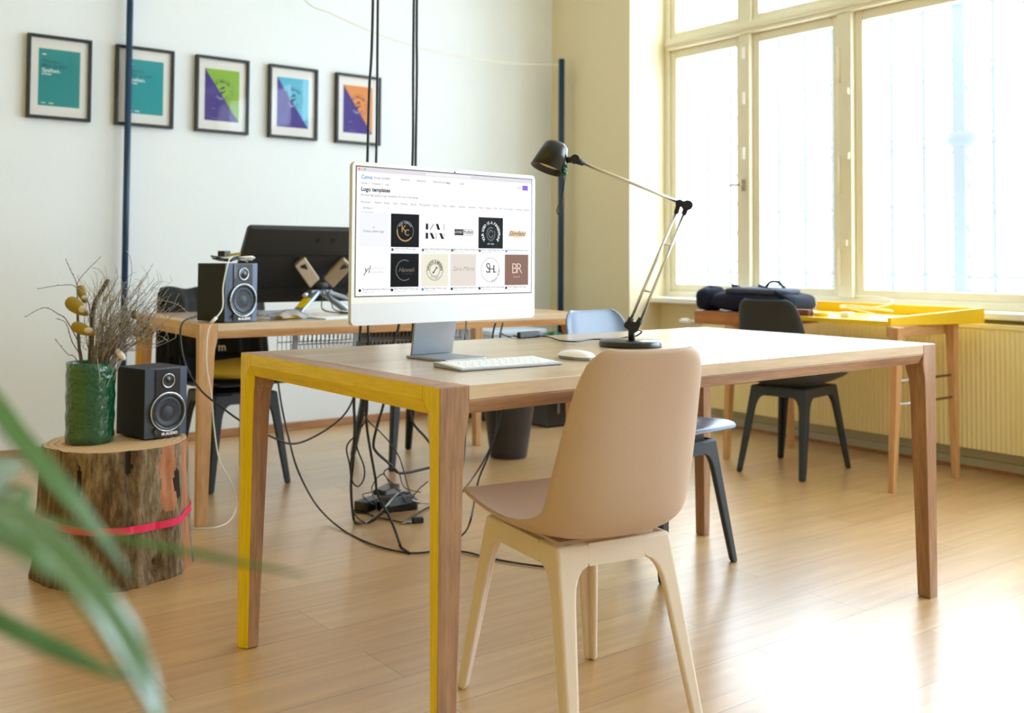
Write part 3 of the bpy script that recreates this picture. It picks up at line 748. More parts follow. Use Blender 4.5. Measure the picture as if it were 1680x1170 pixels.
bx_, by_ = cx(2)-0.052, rc1-0.062
for yy_, pat in ((by_, 'I/NI'), (by_+0.075, 'INiN')):
    h_ = 0.048
    if pat == 'I/NI':
        quad([(bx_, yy_), (bx_+0.013, yy_), (bx_+0.013, yy_+h_), (bx_, yy_+h_)], 0)
        quad([(bx_+0.042, yy_), (bx_+0.046, yy_), (bx_+0.027, yy_+h_), (bx_+0.023, yy_+h_)], 1)
        quad([(bx_+0.055, yy_), (bx_+0.069, yy_), (bx_+0.080, yy_+h_), (bx_+0.066, yy_+h_)], 0)
        quad([(bx_+0.1, yy_), (bx_+0.104, yy_), (bx_+0.104, yy_+h_), (bx_+0.1, yy_+h_)], 2)
    else:
        quad([(bx_, yy_), (bx_+0.013, yy_), (bx_+0.013, yy_+h_), (bx_, yy_+h_)], 0)
        quad([(bx_+0.022, yy_), (bx_+0.036, yy_), (bx_+0.05, yy_+h_), (bx_+0.036, yy_+h_)], 0)
        quad([(bx_+0.056, yy_), (bx_+0.06, yy_), (bx_+0.06, yy_+h_), (bx_+0.056, yy_+h_)], 2)
        quad([(bx_+0.075, yy_), (bx_+0.089, yy_), (bx_+0.102, yy_+h_), (bx_+0.088, yy_+h_)], 0)
        quad([(bx_+0.1, yy_), (bx_+0.103, yy_), (bx_+0.103, yy_+h_*0.9), (bx_+0.1, yy_+h_*0.8)], 2)
k = cx(3)
quad([(k-0.053, rc1-0.024), (k+0.053, rc1-0.024), (k+0.053, rc1+0.026), (k-0.053, rc1+0.026)], 1, 3)
quad([(k-0.001, rc1-0.021), (k+0.0515, rc1-0.021), (k+0.0515, rc1+0.023), (k-0.001, rc1+0.023)], 9, 3.5)
quad([(k-0.053, rc1-0.024), (k-0.001, rc1-0.024), (k-0.001, rc1+0.026), (k-0.053, rc1+0.026)], 0, 3.5)
T('LOGO', k-0.027, rc1, 0.033, 9, 'CENTER'); T('STUDIO', k+0.025, rc1+0.001, 0.033, 0, 'CENTER', bold=0.03)
k = cx(4)
arc_text('YOUR LOGO IS A FINGERPRINT', k, rc1+0.005, 0.050, 0.034, 222, -42, 9)
for q in range(5): arc(k, rc1+0.008, 0.010+0.0065*q, 0.0022, 20*q, 20*q+330, 2 if q % 2 else 10, sq=0.82)
T('EST. 2020', k, rc1+0.095, 0.018, 9, 'CENTER')
k = cx(5)
tx.add([sp(k+0.055*math.cos(a)*(1+0.08*math.sin(5*a)), rc1+0.005+0.030*math.sin(a), 3) for a in [2*PI*q/24 for q in range(24)]], [tuple(range(24))], 11)
T('Slimfeld', k, rc1-0.0, 0.062, 12, 'CENTER', shear=0.35, bold=0.012)
k = cx(0)
T('yl', k-0.033, rc2-0.005, 0.085, 1, 'CENTER', shear=0.3)
for q in range(14): quad([(k-0.018+q*0.0058, rc2-0.018+0.006*math.sin(q*0.9)), (k-0.013+q*0.0058, rc2-0.018+0.006*math.sin(q*0.9+0.9)), (k-0.013+q*0.0058, rc2-0.015+0.006*math.sin(q*0.9+0.9)), (k-0.018+q*0.0058, rc2-0.015+0.006*math.sin(q*0.9))], 2)
T('YOUNG LIFESTYLE', k+0.02, rc2+0.016, 0.017, 2, 'CENTER')
k = cx(1); arc(k-0.002, rc2, 0.044, 0.0035, 60, 305, 13); T('Hannah', k+0.008, rc2-0.002, 0.05, 13, 'CENTER', shear=0.4); T('PHOTOGRAPHY', k+0.012, rc2+0.03, 0.014, 10, 'CENTER')
k = cx(2)
for r_ in (0.046, 0.0435, 0.029, 0.027): arc(k, rc2, r_, 0.0012, 0, 360, 1, n=48)
arc_text('INFINITE & MEADOWS', k, rc2, 0.036, 0.028, 185, -5, 0); arc_text('EST MMXX', k, rc2, 0.036, 0.02, 230, 310, 2)
quad([(k-0.010, rc2+0.022), (k-0.005, rc2+0.026), (k+0.012, rc2-0.02), (k+0.008, rc2-0.026)], 1); quad([(k-0.013, rc2+0.012), (k-0.004, rc2+0.014), (k-0.004, rc2+0.028), (k-0.012, rc2+0.028)], 1); quad([(k+0.004, rc2-0.03), (k+0.014, rc2-0.024), (k+0.015, rc2-0.01), (k+0.006, rc2-0.016)], 1)
k = cx(3); T('Sara Maria', k, rc2-0.01, 0.055, 14, 'CENTER', shear=0.4)
k = cx(4); arc(k-0.002, rc2, 0.055, 0.0016, 5, 275, 1, n=60); arc_text('STUDIO HOUSE', k-0.002, rc2, 0.055, 0.024, 275, 365, 1)
T('S', k-0.016, rc2-0.012, 0.12, 1, 'CENTER'); T('H', k+0.008, rc2-0.004, 0.1, 1, 'CENTER'); T('L', k+0.024, rc2-0.004, 0.09, 1, 'CENTER')
k = cx(5); T('B', k-0.014, rc2-0.008, 0.13, 15, 'CENTER', bold=-0.012); T('R', k+0.016, rc2-0.008, 0.13, 15, 'CENTER', bold=-0.012); T('BELLA ROSE', k, rc2+0.062, 0.014, 15, 'CENTER')
names = ['Gold Luxury Moon Logo', 'Black White Elegant Monogram Logo', 'Black White Modern Studio Logo', 'Black Vintage Fingerprint Logo', 'Brown Brush Business Logo', 'Minimal Handwritten Photo Logo', 'Black Minimalist Circle Logo', 'Beige Vintage Flower Logo', 'Beige Handwritten Signature Logo', 'Black White Circle Initial Logo', 'Brown Elegant Initial Logo']
spots = [(1, 0), (2, 0), (3, 0), (4, 0), (5, 0), (0, 1), (1, 1), (2, 1), (3, 1), (4, 1), (5, 1)]
for (kk, rr), nm in zip(spots, names):
    fy = (0.634, 0.953)[rr]; x0 = cols[kk][0]
    T(nm, x0+0.018, fy-0.004, 0.021, 1); T('Template by studio', x0+0.018, fy+0.017, 0.015, 2)
    tx.add([sp(x0+0.0085+0.0065*math.cos(a), fy+0.004+0.0065*AR*math.sin(a), 4) for a in [2*PI*q/14 for q in range(14)]], [tuple(range(14))], 16 if (kk, rr) in ((5, 0), (2, 1)) else (0 if rr else 1))
text_cols = [scr(20, 20, 24), scr(92, 92, 100), scr(168, 168, 174), scr(236, 120, 120), scr(240, 200, 110), scr(140, 200, 120), scr(60, 160, 220), scr(225, 200, 250), scr(190, 150, 90), scr(250, 250, 250), scr(70, 70, 72), scr(246, 216, 178), scr(110, 80, 56), scr(130, 118, 108), scr(170, 170, 160), scr(240, 214, 200), scr(70, 140, 220)]
tx.build('page_text', text_cols, dp, fix=False)

# keyboard and mouse
KB = thing('keyboard', 'slim white and silver keyboard in front of the computer', 'keyboard', (1.389, 1.871, 0.7402), R(-1.5))
kw, kd = 0.279, 0.116
kb = MB(); kb.prism([(-kd/2, 0.0), (-kd/2, 0.0045), (kd/2, 0.0105), (kd/2, 0.0)], -kw/2, kw/2, lambda a, b, h: Vector((h, a, b)))
kb.build('body', M['alu_dark'], KB, bevel=0.0018)
top = MB(); top.prism([(-kd/2+0.001, 0.0046), (kd/2-0.001, 0.0106), (kd/2-0.001, 0.0109), (-kd/2+0.001, 0.0049)], -kw/2+0.001, kw/2-0.001, lambda a, b, h: Vector((h, a, b)))
top.build('top_plate', M['chin'], KB)
ks = MB()
rows = [[1]*14, [1]*13+[1.5], [1.5]+[1]*13, [1.8]+[1]*11+[1.8], [2.3]+[1]*10+[2.3], [1, 1, 1, 1.25, 5.2, 1.25, 1, 1, 1, 1]]
for r_, row in enumerate(rows):
    tot = sum(row); wu = (kw-0.012)/tot; x = -kw/2+0.006; hh = (kd-0.014)/6
    yk = kd/2-0.007-hh*(r_+0.5); zk = 0.0049+0.006*(yk+kd/2)/kd
    for w in row:
        ks.box(x+0.0012, x+w*wu-0.0012, yk-hh/2+0.0012, yk+hh/2-0.0012, zk, zk+0.0018); x += w*wu
ks.build('keys', M['key_white'], KB, bevel=0.0006, seg=1)
MS = thing('computer_mouse', 'white computer mouse with dark base right of the keyboard', 'mouse', (1.640, 1.892, 0.7402), R(2))
def mtop(u, v_):
    a = 2*PI*u; r = 1-v_
    x = 0.0285*math.copysign(abs(math.cos(a))**0.75, math.cos(a))*min(1, r*1.0); y = 0.0565*math.copysign(abs(math.sin(a))**0.8, math.sin(a))*r
    z = 0.0075+0.0145*math.sqrt(max(0, 1-r**2.4))
    return Vector((x, y, z))
MB().grid(36, 12, mtop, loop_u=True).build('shell', M['case_white'], MS, sub=1)
bs = [(0.0272*math.copysign(abs(math.cos(a))**0.75, math.cos(a)), 0.0555*math.copysign(abs(math.sin(a))**0.8, math.sin(a))) for a in [2*PI*q/36 for q in range(36)]]
mb = MB(); mb.prism([(a*0.9, b*0.94) for a, b in bs], 0.0, 0.003, lambda a, b, h: Vector((a, b, h))); mb.prism(bs, 0.003, 0.0085, lambda a, b, h: Vector((a, b, h)))
mb.build('base', M['alu_dark'], MS)

# ------------------------------------------------------------------ desk lamp (local x runs to the camera's right)
LD = 2.88; LS = LD/F_PX
LP = thing('desk_lamp', 'black and steel jointed desk lamp standing on the oak desk', 'lamp', (2.013, 2.09, 0.7402), -YAW)
def lp(u, v_, d=0.0): return Vector(((u-1035)*LS, d, (567-v_)*LS))
MB().lathe([(0.001, 0), (0.088, 0), (0.0895, 0.002), (0.0895, 0.014), (0.087, 0.0165), (0.001, 0.0175)], 56).build('base', M['blk_satin'], LP)
MB().cyl((0.002, 0, 0.017), (0.002, 0, 0.046), 0.0095, seg=20).build('stem', M['blk'], LP)
j1 = MB().cyl(lp(1038, 536, -0.018), lp(1038, 536, 0.018), 0.0155, seg=20).cyl(lp(1030, 533, -0.01), lp(1030, 533, 0.01), 0.011, seg=16)
j1.cyl(lp(1030, 533), lp(1036, 521), 0.0085, seg=12).cyl(lp(1044, 535), lp(1052, 522), 0.0085, seg=12)
j1.build('lower_joint', M['blk'], LP)
a1 = MB().tube([lp(1036, 521), lp(1109, 348)], 0.0042, 10).tube([lp(1052, 523), lp(1122, 350)], 0.0042, 10)
for t_ in (0.26, 0.70):
    p, q = lp(1036, 521).lerp(lp(1109, 348), t_), lp(1052, 523).lerp(lp(1122, 350), t_); a1.tube([p, q], 0.0035, 8)
a1.build('lower_arm', M['steel'], LP)
j2 = MB().cyl(lp(1127, 336, -0.016), lp(1127, 336, 0.016), 0.014, seg=20).cyl(lp(1114, 332, -0.012), lp(1114, 332, 0.012), 0.009, seg=16)
j2.cyl(lp(1112, 332), lp(1128, 336), 0.009, seg=12).cyl(lp(1113, 334), lp(1109, 349), 0.007, 0.0065, seg=12).cyl(lp(1127, 338), lp(1121, 351), 0.008, 0.0065, seg=12)
j2.build('elbow_joint', M['blk'], LP)
MB().tube([lp(1111, 330), lp(955, 267)], 0.0046, 10).build('upper_arm', M['steel'], LP)
j3 = MB().cyl(lp(942, 261, -0.014), lp(942, 261, 0.014), 0.0125, seg=20).cyl(lp(940, 261), lp(957, 268), 0.011, 0.0075, seg=14).cyl(lp(942, 261), lp(926, 263), 0.009, seg=12)
j3.build('head_joint', M['blk'], LP)
ax0, ax1 = lp(913, 236), lp(897, 279)
ax1 = ax1+Vector((0, -0.012, 0)); axv = (ax1-ax0).normalized(); Ls = (ax1-ax0).length
Q = axv.to_track_quat('Z', 'Y').to_matrix().to_4x4(); Q.translation = ax0
MB().lathe([(0.001, -0.004), (0.024, -0.003), (0.033, 0.004), (0.036, 0.012), (0.0505, Ls), (0.0485, Ls), (0.034, 0.014), (0.022, 0.006), (0.001, 0.005)], 40, Q).build('lamp_shade', M['blk_satin'], LP)
MB().lathe([(0.001, 0.03), (0.02, 0.032), (0.034, Ls*0.62), (0.036, Ls*0.8), (0.0345, Ls*0.8), (0.03, Ls*0.6), (0.001, Ls*0.55)], 32, Q).build('reflector', M['bulb'], LP)
kt = MB()
for i in range(7): kt.ball(lp(926, 281)+Vector((random.uniform(-.009, .009), -0.03+random.uniform(-.006, .006), random.uniform(-.012, .012))), 0.006, nu=8, nv=6)
kt.build('cable_tie', M['dgreen'], LP)
for q in (0, 1):
    cable('head_cord', None, [lp(921+q*3, 282, -0.03), lp(923+q, 305, -0.025), lp(918+q*2, 330, -0.02), lp(912+q*2, 346, -0.02), lp(916+q*2, 352, -0.018), lp(922, 330, -0.015), lp(926, 296, -0.01), lp(930, 270, 0.0)], 0.0011, M['cable_blk'], parent=LP, rel=(0, 0, 0))
# power cord over the desk with an inline switch
inv = LP.matrix_world
Tinv = (Matrix.Translation(Vector((2.013, 2.09, 0.7402))) @ Matrix.Rotation(-YAW, 4, 'Z')).inverted()
zc_ = 0.7442
cord = [lp(1046, 540), lp(1055, 545, 0.03), lp(1046, 553, 0.05)]+[Tinv @ pz(u, v_, zc_) for u, v_ in ((1028, 553.5), (1000, 556.5), (970, 557), (945, 560.5), (920, 559), (900, 553), (884, 551.5))]
cable('power_cord', None, cord, 0.0024, M['cable_blk'], parent=LP, rel=(0, 0, 0))
sw = [Tinv @ pz(u, v_, 0.7402) for u, v_ in ((883, 553), (850, 555.5))]
d_ = (sw[1]-sw[0]).normalized(); n_ = Vector((-d_.y, d_.x, 0))
mbs = MB(); w_ = 0.011
mbs.hexa([sw[0]-n_*w_, sw[1]-n_*w_*0.7, sw[1]+n_*w_*0.7, sw[0]+n_*w_], [p+Vector((0, 0, 0.019)) for p in (sw[0]-n_*w_*0.9, sw[1]-n_*w_*0.6, sw[1]+n_*w_*0.6, sw[0]+n_*w_*0.9)])
mbs.build('inline_switch', M['blk'], LP, bevel=0.004, seg=3)
cable('power_cord', None, [Tinv @ pz(u, v_, zc_) for u, v_ in ((851, 553), (843, 551.5), (836, 553), (830, 551), (820, 546))], 0.0024, M['cable_blk'], parent=LP, rel=(0, 0, 0))

# ------------------------------------------------------------------ loudspeakers
def speaker(label, loc, rz, group=None):
    """local: front face looks to -y, origin bottom centre"""
    t = thing('bookshelf_speaker', label, 'speaker', loc, rz, group)
    W, D, Hh = 0.152, 0.17, 0.222
    MB().box(-W/2, W/2, 0.006, D, 0.003, Hh).build('cabinet', M['blk_matt'], t, bevel=0.003)
    fr = MB()
    def face(u, v_):
        x = (u-0.5)*W; bow = 0.010*math.cos((u-0.5)*PI)
        return Vector((x, 0.006-bow, 0.003+v_*(Hh-0.003)))
    fr.grid(13, 2, face, smooth=True)
    vs = [face(i/12, 0) for i in range(13)]+[face(i/12, 1) for i in range(13)]
    fr.add([vs[i] for i in range(13)]+[Vector((W/2, 0.006, 0.003)), Vector((-W/2, 0.006, 0.003))], [tuple(range(13))]); fr.add([vs[13+i] for i in range(13)], [tuple(range(13))])
    fr.build('front_baffle', M['speaker_front'], t)
    def disc(z, prof, name, m, seg=40, y=-0.0035):
        T_ = Matrix.Translation((0.0, y, z)) @ Matrix.Rotation(R(90), 4, 'X')
        return MB().lathe(prof, seg, T_, caps=False).build(name, m, t)
    MB().prism(rrect(0.088, 0.214, 0.003, 3, 0, 0.1125), -0.0052, -0.003, lambda a, b, h: Vector((a, h, b))).build('centre_panel', M['blk_satin'], t)
    disc(0.083, [(0.046, 0.0), (0.0615, 0.0), (0.061, 0.006), (0.056, 0.008), (0.049, 0.004), (0.047, 0.0)], 'woofer_ring', M['blk_satin'])
    disc(0.083, [(0.0615, 0.002), (0.0635, 0.0015), (0.0635, 0.006), (0.061, 0.0072), (0.0595, 0.0066)], 'trim_ring', M['chrome'])
    w = disc(0.083, [(0.048, 0.003), (0.044, 0.0048), (0.041, 0.0045), (0.038, 0.0025), (0.02, 0.0005), (0.016, 0.0025), (0.001, 0.0035)], 'woofer', M['cone'])
    disc(0.182, [(0.0225, 0.002), (0.0235, 0.005), (0.0215, 0.0062), (0.0195, 0.004)], 'trim_ring', M['chrome'])
    disc(0.182, [(0.0215, 0.002), (0.018, 0.0028), (0.012, 0.0024), (0.0085, 0.0035), (0.001, 0.006)], 'tweeter', M['blk_satin'])
    MB().cyl((-0.045, -0.004, 0.024), (-0.045, -0.014, 0.024), 0.007, seg=18).build('volume_knob', M['blk_satin'], t)
    MB().text('M-AUDIO', 0.0125, lambda x, y: Vector((x*1.08+0.008, -0.0056, 0.0125+y)), 0, bold=0.00045).build('lettering', M['mat_white'], t)
    return t
M['speaker_front'] = plain('speaker_front', srgb(78, 88, 106), 0.35, var=0.05, metal=0.25)
M['cone'] = plain('speaker_cone', srgb(58, 66, 78), 0.55, var=0.05)
s1a, s1b = pz(243, 723, 0.405), pz(301.5, 712.5, 0.405)
mid = (s1a+s1b)/2; ang = math.atan2(s1b.y-s1a.y, s1b.x-s1a.x)
ang1 = R(14); speaker('black loudspeaker standing on the tree stump beside the green vase', (mid.x+0.002, mid.y+0.005, 0.404), ang1)
speaker('black loudspeaker with cables heaped on top, standing on the rear desk', (1.538, 3.705, 0.7385), R(17))

# ------------------------------------------------------------------ tree stump with ribbon, vase and dry branches
ST = thing('tree_stump', 'sawn tree stump with rough bark used as a side table', 'stump', (0.985, 3.360, 0))
def srad(a, z):
    f = z/0.40
    base = 0.232-0.018*f+0.03*max(0, 0.22-f)**1*3.0*(0.55+0.45*math.sin(3*a+0.6))
    nzv = noise.noise(Vector((math.cos(a)*2.2, math.sin(a)*2.2, z*2.0)))*0.014+noise.noise(Vector((math.cos(a)*9, math.sin(a)*9, z*6)))*0.005
    k = 0.0
    for a0, z0, wa, wz, d in HOLL:
        da = (a-a0+PI) % (2*PI)-PI
        k -= d*math.exp(-(da/wa)**2-((z-z0)/wz)**2)
    return base+nzv+k
va = math.atan2(-3.36, -0.985)            # direction from the stump to the camera
HOLL = [(va-0.55, 0.32, 0.09, 0.06, 0.02), (va+0.78, 0.31, 0.11, 0.06, 0.018), (va+0.16, 0.36, 0.05, 0.06, 0.016), (va+0.55, 0.055, 0.05, 0.02, 0.022), (va+0.2, 0.10, 0.04, 0.12, 0.014), (va-0.3, 0.12, 0.04, 0.14, 0.010)]
nA, nZ = 220, 60
mb = MB()
mb.grid(nA, nZ, lambda u, v_: Vector((srad(2*PI*u, 0.4*v_)*math.cos(2*PI*u), srad(2*PI*u, 0.4*v_)*math.sin(2*PI*u), 0.4*v_)), loop_u=True)
for i, f in enumerate(mb.f):
    vv = [mb.v[q] for q in f]; cxm = sum(q[0] for q in vv)/4; cym = sum(q[1] for q in vv)/4; z = sum(q[2] for q in vv)/4
    a = math.atan2(cym, cxm); da = (a-(va+1.25)+PI) % (2*PI)-PI; db = (a-(va+0.76)+PI) % (2*PI)-PI
    if (z > 0.20 and abs(db) < 0.13-0.05*max(0, 0.27-z)/0.07+0.02*math.sin(z*60)) or abs(da) < 0.16+0.03*math.sin(z*24): mb.m[i] = 1
    for a0, z0 in ((va-0.52, 0.315), (va+0.92, 0.275), (va+0.16, 0.365)):
        dd = (a-a0+PI) % (2*PI)-PI
        if (dd/0.055)**2+((z-z0)/0.045)**2 < 1+0.5*noise.noise(Vector((a*8, z*30, 1))): mb.m[i] = 2
mb.build('bark', [M['bark'], M['heartwood'], plain('dark_hollow', srgb(44, 32, 24), 0.95, var=0.3)], ST)
tp = MB(); n = 72
ring = [(srad(2*PI*k/n, 0.4)-0.002) for k in range(n)]
tp.add([Vector((ring[k]*math.cos(2*PI*k/n), ring[k]*math.sin(2*PI*k/n), 0.4)) for k in range(n)]+[Vector((0, 0, 0.4015))], [(k, (k+1) % n, n) for k in range(n)])
tp.build('sawn_top', M['rings'], ST)
rb = MB(); n = 120; vs = []; fs = []
for k in range(n):
    a = 2*PI*k/n; tilt = 0.185+0.018*math.sin(a-va+PI/2-0.5)*-1
    for dz, dr in ((-0.011, 0.004), (0.011, 0.004), (0.011, 0.0015), (-0.011, 0.0015)):
        z = tilt+dz; r_ = max(srad(a, z), srad(a, z+0.01), srad(a+0.05, z), srad(a-0.05, z))+dr; vs.append(Vector((r_*math.cos(a), r_*math.sin(a), z)))
for k in range(n):
    k2 = (k+1) % n
    for q in range(4): fs.append((k*4+q, k2*4+q, k2*4+(q+1) % 4, k*4+(q+1) % 4))
rb.add(vs, fs, 0, False); rb.build('ribbon', M['pink'], ST)['label'] = 'bright pink ribbon around the trunk'

VB = pz(149, 727, 0.4025)
VP = Vector((VB.x, VB.y, 0.4025))+Vector((0.004, 0.03, 0))
vz = MB(); prof = []
for k in range(13):
    z = 0.25*k/12; prof.append((0.0715+0.004*math.sin(k*2.1)*0.4+0.002*k/12, z))
prof = [(0.001, 0.0), (0.066, 0.0)]+prof[0:]+[(0.068, 0.25), (0.064, 0.24), (0.062, 0.02), (0.001, 0.015)]
vz.lathe(prof, 64)
va_o = vz.build('vase', M['vase'], None, loc=VP); tag(va_o, 'green hammered cylinder vase holding dry branches on the stump', 'vase')
VD = (VP-CAM).dot(fw)
rim = VP+Vector((0, 0, 0.25))
def vp_(u, v_, dd=0.0): return pd(u, v_, VD+dd)
def stem_from(u, v_, dd=0, low=0.12):      # start inside the vase below picture position
    p = vp_(u, v_, dd); return p
def twig(label, pts, r0, r1, mat, name='dry_twig', buds=True, group='dry twigs in the vase'):
    inner = VP+Vector((random.uniform(-.03, .03), random.uniform(-.03, .03), 0.03))
    pp = [inner]+[vp_(u, v_, dd) for u, v_, dd in pts]
    sm = smooth_pts(pp, 7); n = len(sm); o0 = sm[0].copy()
    mb = MB(); mb.tube([p-o0 for p in sm], [r0+(r1-r0)*i/(n-1) for i in range(n)], 6)
    if buds:
        for i in range(8, n, 3):
            mb.ball(sm[i]-o0+Vector((random.uniform(-.002, .002), 0, random.uniform(0, .003))), r1*1.9, nu=6, nv=5)
    ob = mb.build(name, mat, None, loc=o0, fix=False); return tag(ob, label, 'twig', group)
twig('long bare twig curving out of the vase, ending furthest to the left', [(135, 590, 0), (112, 530, -.03), (95, 515, -.05), (72, 505, -.06), (42, 520, -.08)], 0.002, 0.0008, M['twig'])
twig('upright bare twig rising from the vase, ending above its upper left', [(132, 590, 0), (128, 520, .02), (126, 468, .02), (117, 446, .02), (108, 426, .02)], 0.0022, 0.0009, M['twig'])
twig('bare twig forking toward upper right high above the vase', [(133, 590, .01), (128, 500, .02), (127, 466, .02), (142, 445, .03), (165, 422, .04)], 0.002, 0.0008, M['twig'])
twig('bare twig bending flat to the left above the seed pods', [(131, 590, .0), (126, 510, .0), (125, 472, .0), (100, 468, -.02), (62, 474, -.04)], 0.002, 0.0008, M['twig'])
twig('short bare twig leaning left just above the vase rim', [(128, 598, -.02), (110, 580, -.03), (90, 556, -.04)], 0.0018, 0.0008, M['twig'])
twig('slim twig leaning left with a row of small buds above the vase', [(136, 600, -.02), (118, 560, -.02), (108, 530, -.03), (92, 523, -.04)], 0.002, 0.0008, M['twig'])
twig('thin twig arching over at the top behind the thick branch', [(155, 590, .04), (165, 520, .05), (172, 462, .06), (163, 443, .06), (152, 440, .06)], 0.0018, 0.0007, M['twig_pale'])
twig('thin pale twig crossing in front of the blue pole', [(165, 590, .03), (200, 510, .05), (215, 455, .07), (214, 425, .07), (208, 412, .07)], 0.0018, 0.0007, M['twig_pale'])
twig('long pale twig reaching right toward the rear desk edge', [(170, 592, .02), (215, 530, .02), (250, 495, .02), (292, 500, .02), (312, 520, .02)], 0.0018, 0.0007, M['twig_pale'])
twig('thin twig rising right and ending over the picture wall', [(168, 592, .02), (205, 500, .03), (235, 460, .04), (252, 432, .05)], 0.0018, 0.0007, M['twig_pale'])
# thick snapped branch
pp = [VP+Vector((0.0, 0.0, 0.03))]+[vp_(u, v_, 0.03) for u, v_ in ((148, 590), (151, 530), (155, 500), (165, 480), (178, 459))]
sm = smooth_pts(pp, 6); o0 = sm[0].copy(); n = len(sm)
br = MB().tube([p-o0 for p in sm], [0.0075-0.001*i/n for i in range(n)], 10)
tag(br.build('thick_branch', M['branch'], None, loc=o0, fix=False), 'thick snapped branch standing tallest among the twigs in the vase', 'branch')
# pods
def pod(label, u, v_, dd, w, h, rot, stem):
    c = vp_(u, v_, dd); t = thing('seed_pod', label, 'seed pod', c, -YAW, 'ochre seed pods on stems')
    T_ = Matrix.Rotation(rot, 4, 'Y')
    mb = MB(); s_mm = VD/F_PX
    def fn(uu, vv):
        a = 2*PI*uu; th = PI*vv; x = w*s_mm/2*(-math.cos(th)); r = h*s_mm/2*math.sin(th)**0.8*(0.72+0.28*math.cos(th+PI*0.9)*-1)
        return T_.to_3x3() @ Vector((x, r*0.8*math.cos(a), r*math.sin(a)))
    mb.grid(18, 14, fn, loop_u=True); mb.build('husk', M['pod'], t)
    mb = MB(); mb.ball(T_.to_3x3() @ Vector((w*s_mm*0.22, -0.008, 0.006)), (w*s_mm*0.17, 0.009, h*s_mm*0.22)); mb.build('fluff', M['pod_white'], t)
    MB_ = smooth_pts([T_.to_3x3() @ Vector((w*s_mm*0.4, 0, 0))]+[Matrix.Rotation(YAW, 3, 'Z') @ (vp_(a, b, dd2)-c) for a, b, dd2 in stem], 6)
    MB().tube(MB_, 0.0016, 6).build('stalk', M['twig'], t, fix=False)
pod('largest ochre seed pod with pale fluff at the upper left of the vase', 127, 504, -.01, 44, 28, R(35), [(147, 520, 0), (148, 560, 0), (145, 610, 0.0), (145, 660, 0)])
pod('upright ochre seed pod directly above the largest pod', 135, 483, .03, 32, 17, R(70), [(146, 500, .03), (150, 560, .03), (150, 640, .02)])
pod('lowest ochre seed pod, lying level over the vase rim', 137, 541, -.03, 42, 22, R(22), [(152, 560, -.02), (150, 600, -.01), (149, 650, 0)])
# tangle of fine twigs
tg = MB(); rnd = random.Random(3)
o0 = VP+Vector((0, 0, 0.05))
for i in range(150):
    u0 = rnd.uniform(135, 185); v0 = 600
    u2 = rnd.choice([rnd.gauss(205, 35), rnd.gauss(230, 38)]); v2 = rnd.uniform(450, 560)
    if u2 > 300: u2 = 285
    p0 = VP+Vector((rnd.uniform(-.045, .045), rnd.uniform(-.045, .045), 0.1)); d0 = rnd.uniform(-.08, .1)
    p1 = vp_(u0+(u2-u0)*0.2, 585, d0*0.4); p3 = vp_(u2, v2, d0); p2 = vp_(u0+(u2-u0)*0.6+rnd.uniform(-12, 12), v0+(v2-v0)*0.62, d0*0.8)
    sm = smooth_pts([p0, p1, p2, p3], 5); n = len(sm)
    tg.tube([p-o0 for p in sm], [0.0014-0.0008*k/n for k in range(n)], 4, mi=i % 2)
    for k in range(9, n, 2):
        q = sm[k]; e = q+RT*rnd.uniform(-.03, .035)+UP*rnd.uniform(-0.01, .04)+fw*rnd.uniform(-.02, .02)
        m_ = (q+e)/2+UP*0.004
        tg.tube([q-o0, m_-o0, e-o0], [0.0008, 0.0007, 0.0005], 3)
tgo = tg.build('twig_tangle', [M['twig_pale'], M['twig']], None, loc=o0, fix=False); tag(tgo, 'dense tangle of fine grey twigs filling the green vase', 'twigs', kind='stuff')
# mossy bits and a pale feathery head
ms = MB(); o0 = vp_(228, 520, 0.02)
for i in range(26):
    u, v_ = rnd.choice([(rnd.gauss(216, 8), rnd.gauss(522, 12)), (rnd.gauss(236, 10), rnd.gauss(538, 8)), (rnd.gauss(172, 4), rnd.gauss(515, 16)), (rnd.gauss(204, 8), rnd.gauss(532, 6))])
    p = vp_(u, v_, rnd.uniform(-.01, .05))-o0
    ms.ball(p, (rnd.uniform(.004, .008), .005, rnd.uniform(.006, .014)), Matrix.Rotation(rnd.uniform(-1, 1), 4, 'Y'), nu=7, nv=6)
for i in range(60):
    u, v_ = rnd.gauss(238, 12), rnd.gauss(538, 8); q = vp_(u, v_, .02)-o0
    ms.tube([q, q+Vector((rnd.uniform(-.01, .01), 0, -.012)), q+Vector((rnd.uniform(-.014, .014), 0, -rnd.uniform(.02, .036)))], 0.0007, 3)
tag(ms.build('dry_moss', M['moss'], None, loc=o0, fix=False), 'brown green moss and lichen caught in the twigs right of the pole', 'moss', kind='stuff')
fh = thing('feathery_seed_head', 'pale feathery seed head drooping over the right vase rim', 'seed head', vp_(198, 582, -.03), -YAW)
MB().ball((0, 0, 0), (0.010, 0.009, 0.022), Matrix.Rotation(R(-40), 4, 'Y')).build('head', M['pod_white'], fh)
MB().tube(smooth_pts([Vector((-0.012, 0, 0.014)), Vector((-0.035, 0.01, 0.02)), Vector((-0.06, 0.03, -0.02)), Vector((-0.075, 0.04, -0.1))], 5), 0.0013, 5).build('stalk', M['twig'], fh, fix=False)
lf = [vp_(163, 596, -.1)]
cable('dry_grass_blade', 'single pale dry grass blade hanging over the front vase rim', [vp_(160, 588, -.06), vp_(161, 600, -.082), vp_(164, 620, -.084), vp_(163, 628, -.084)], 0.0012, M['twig_pale'], cat='grass blade')

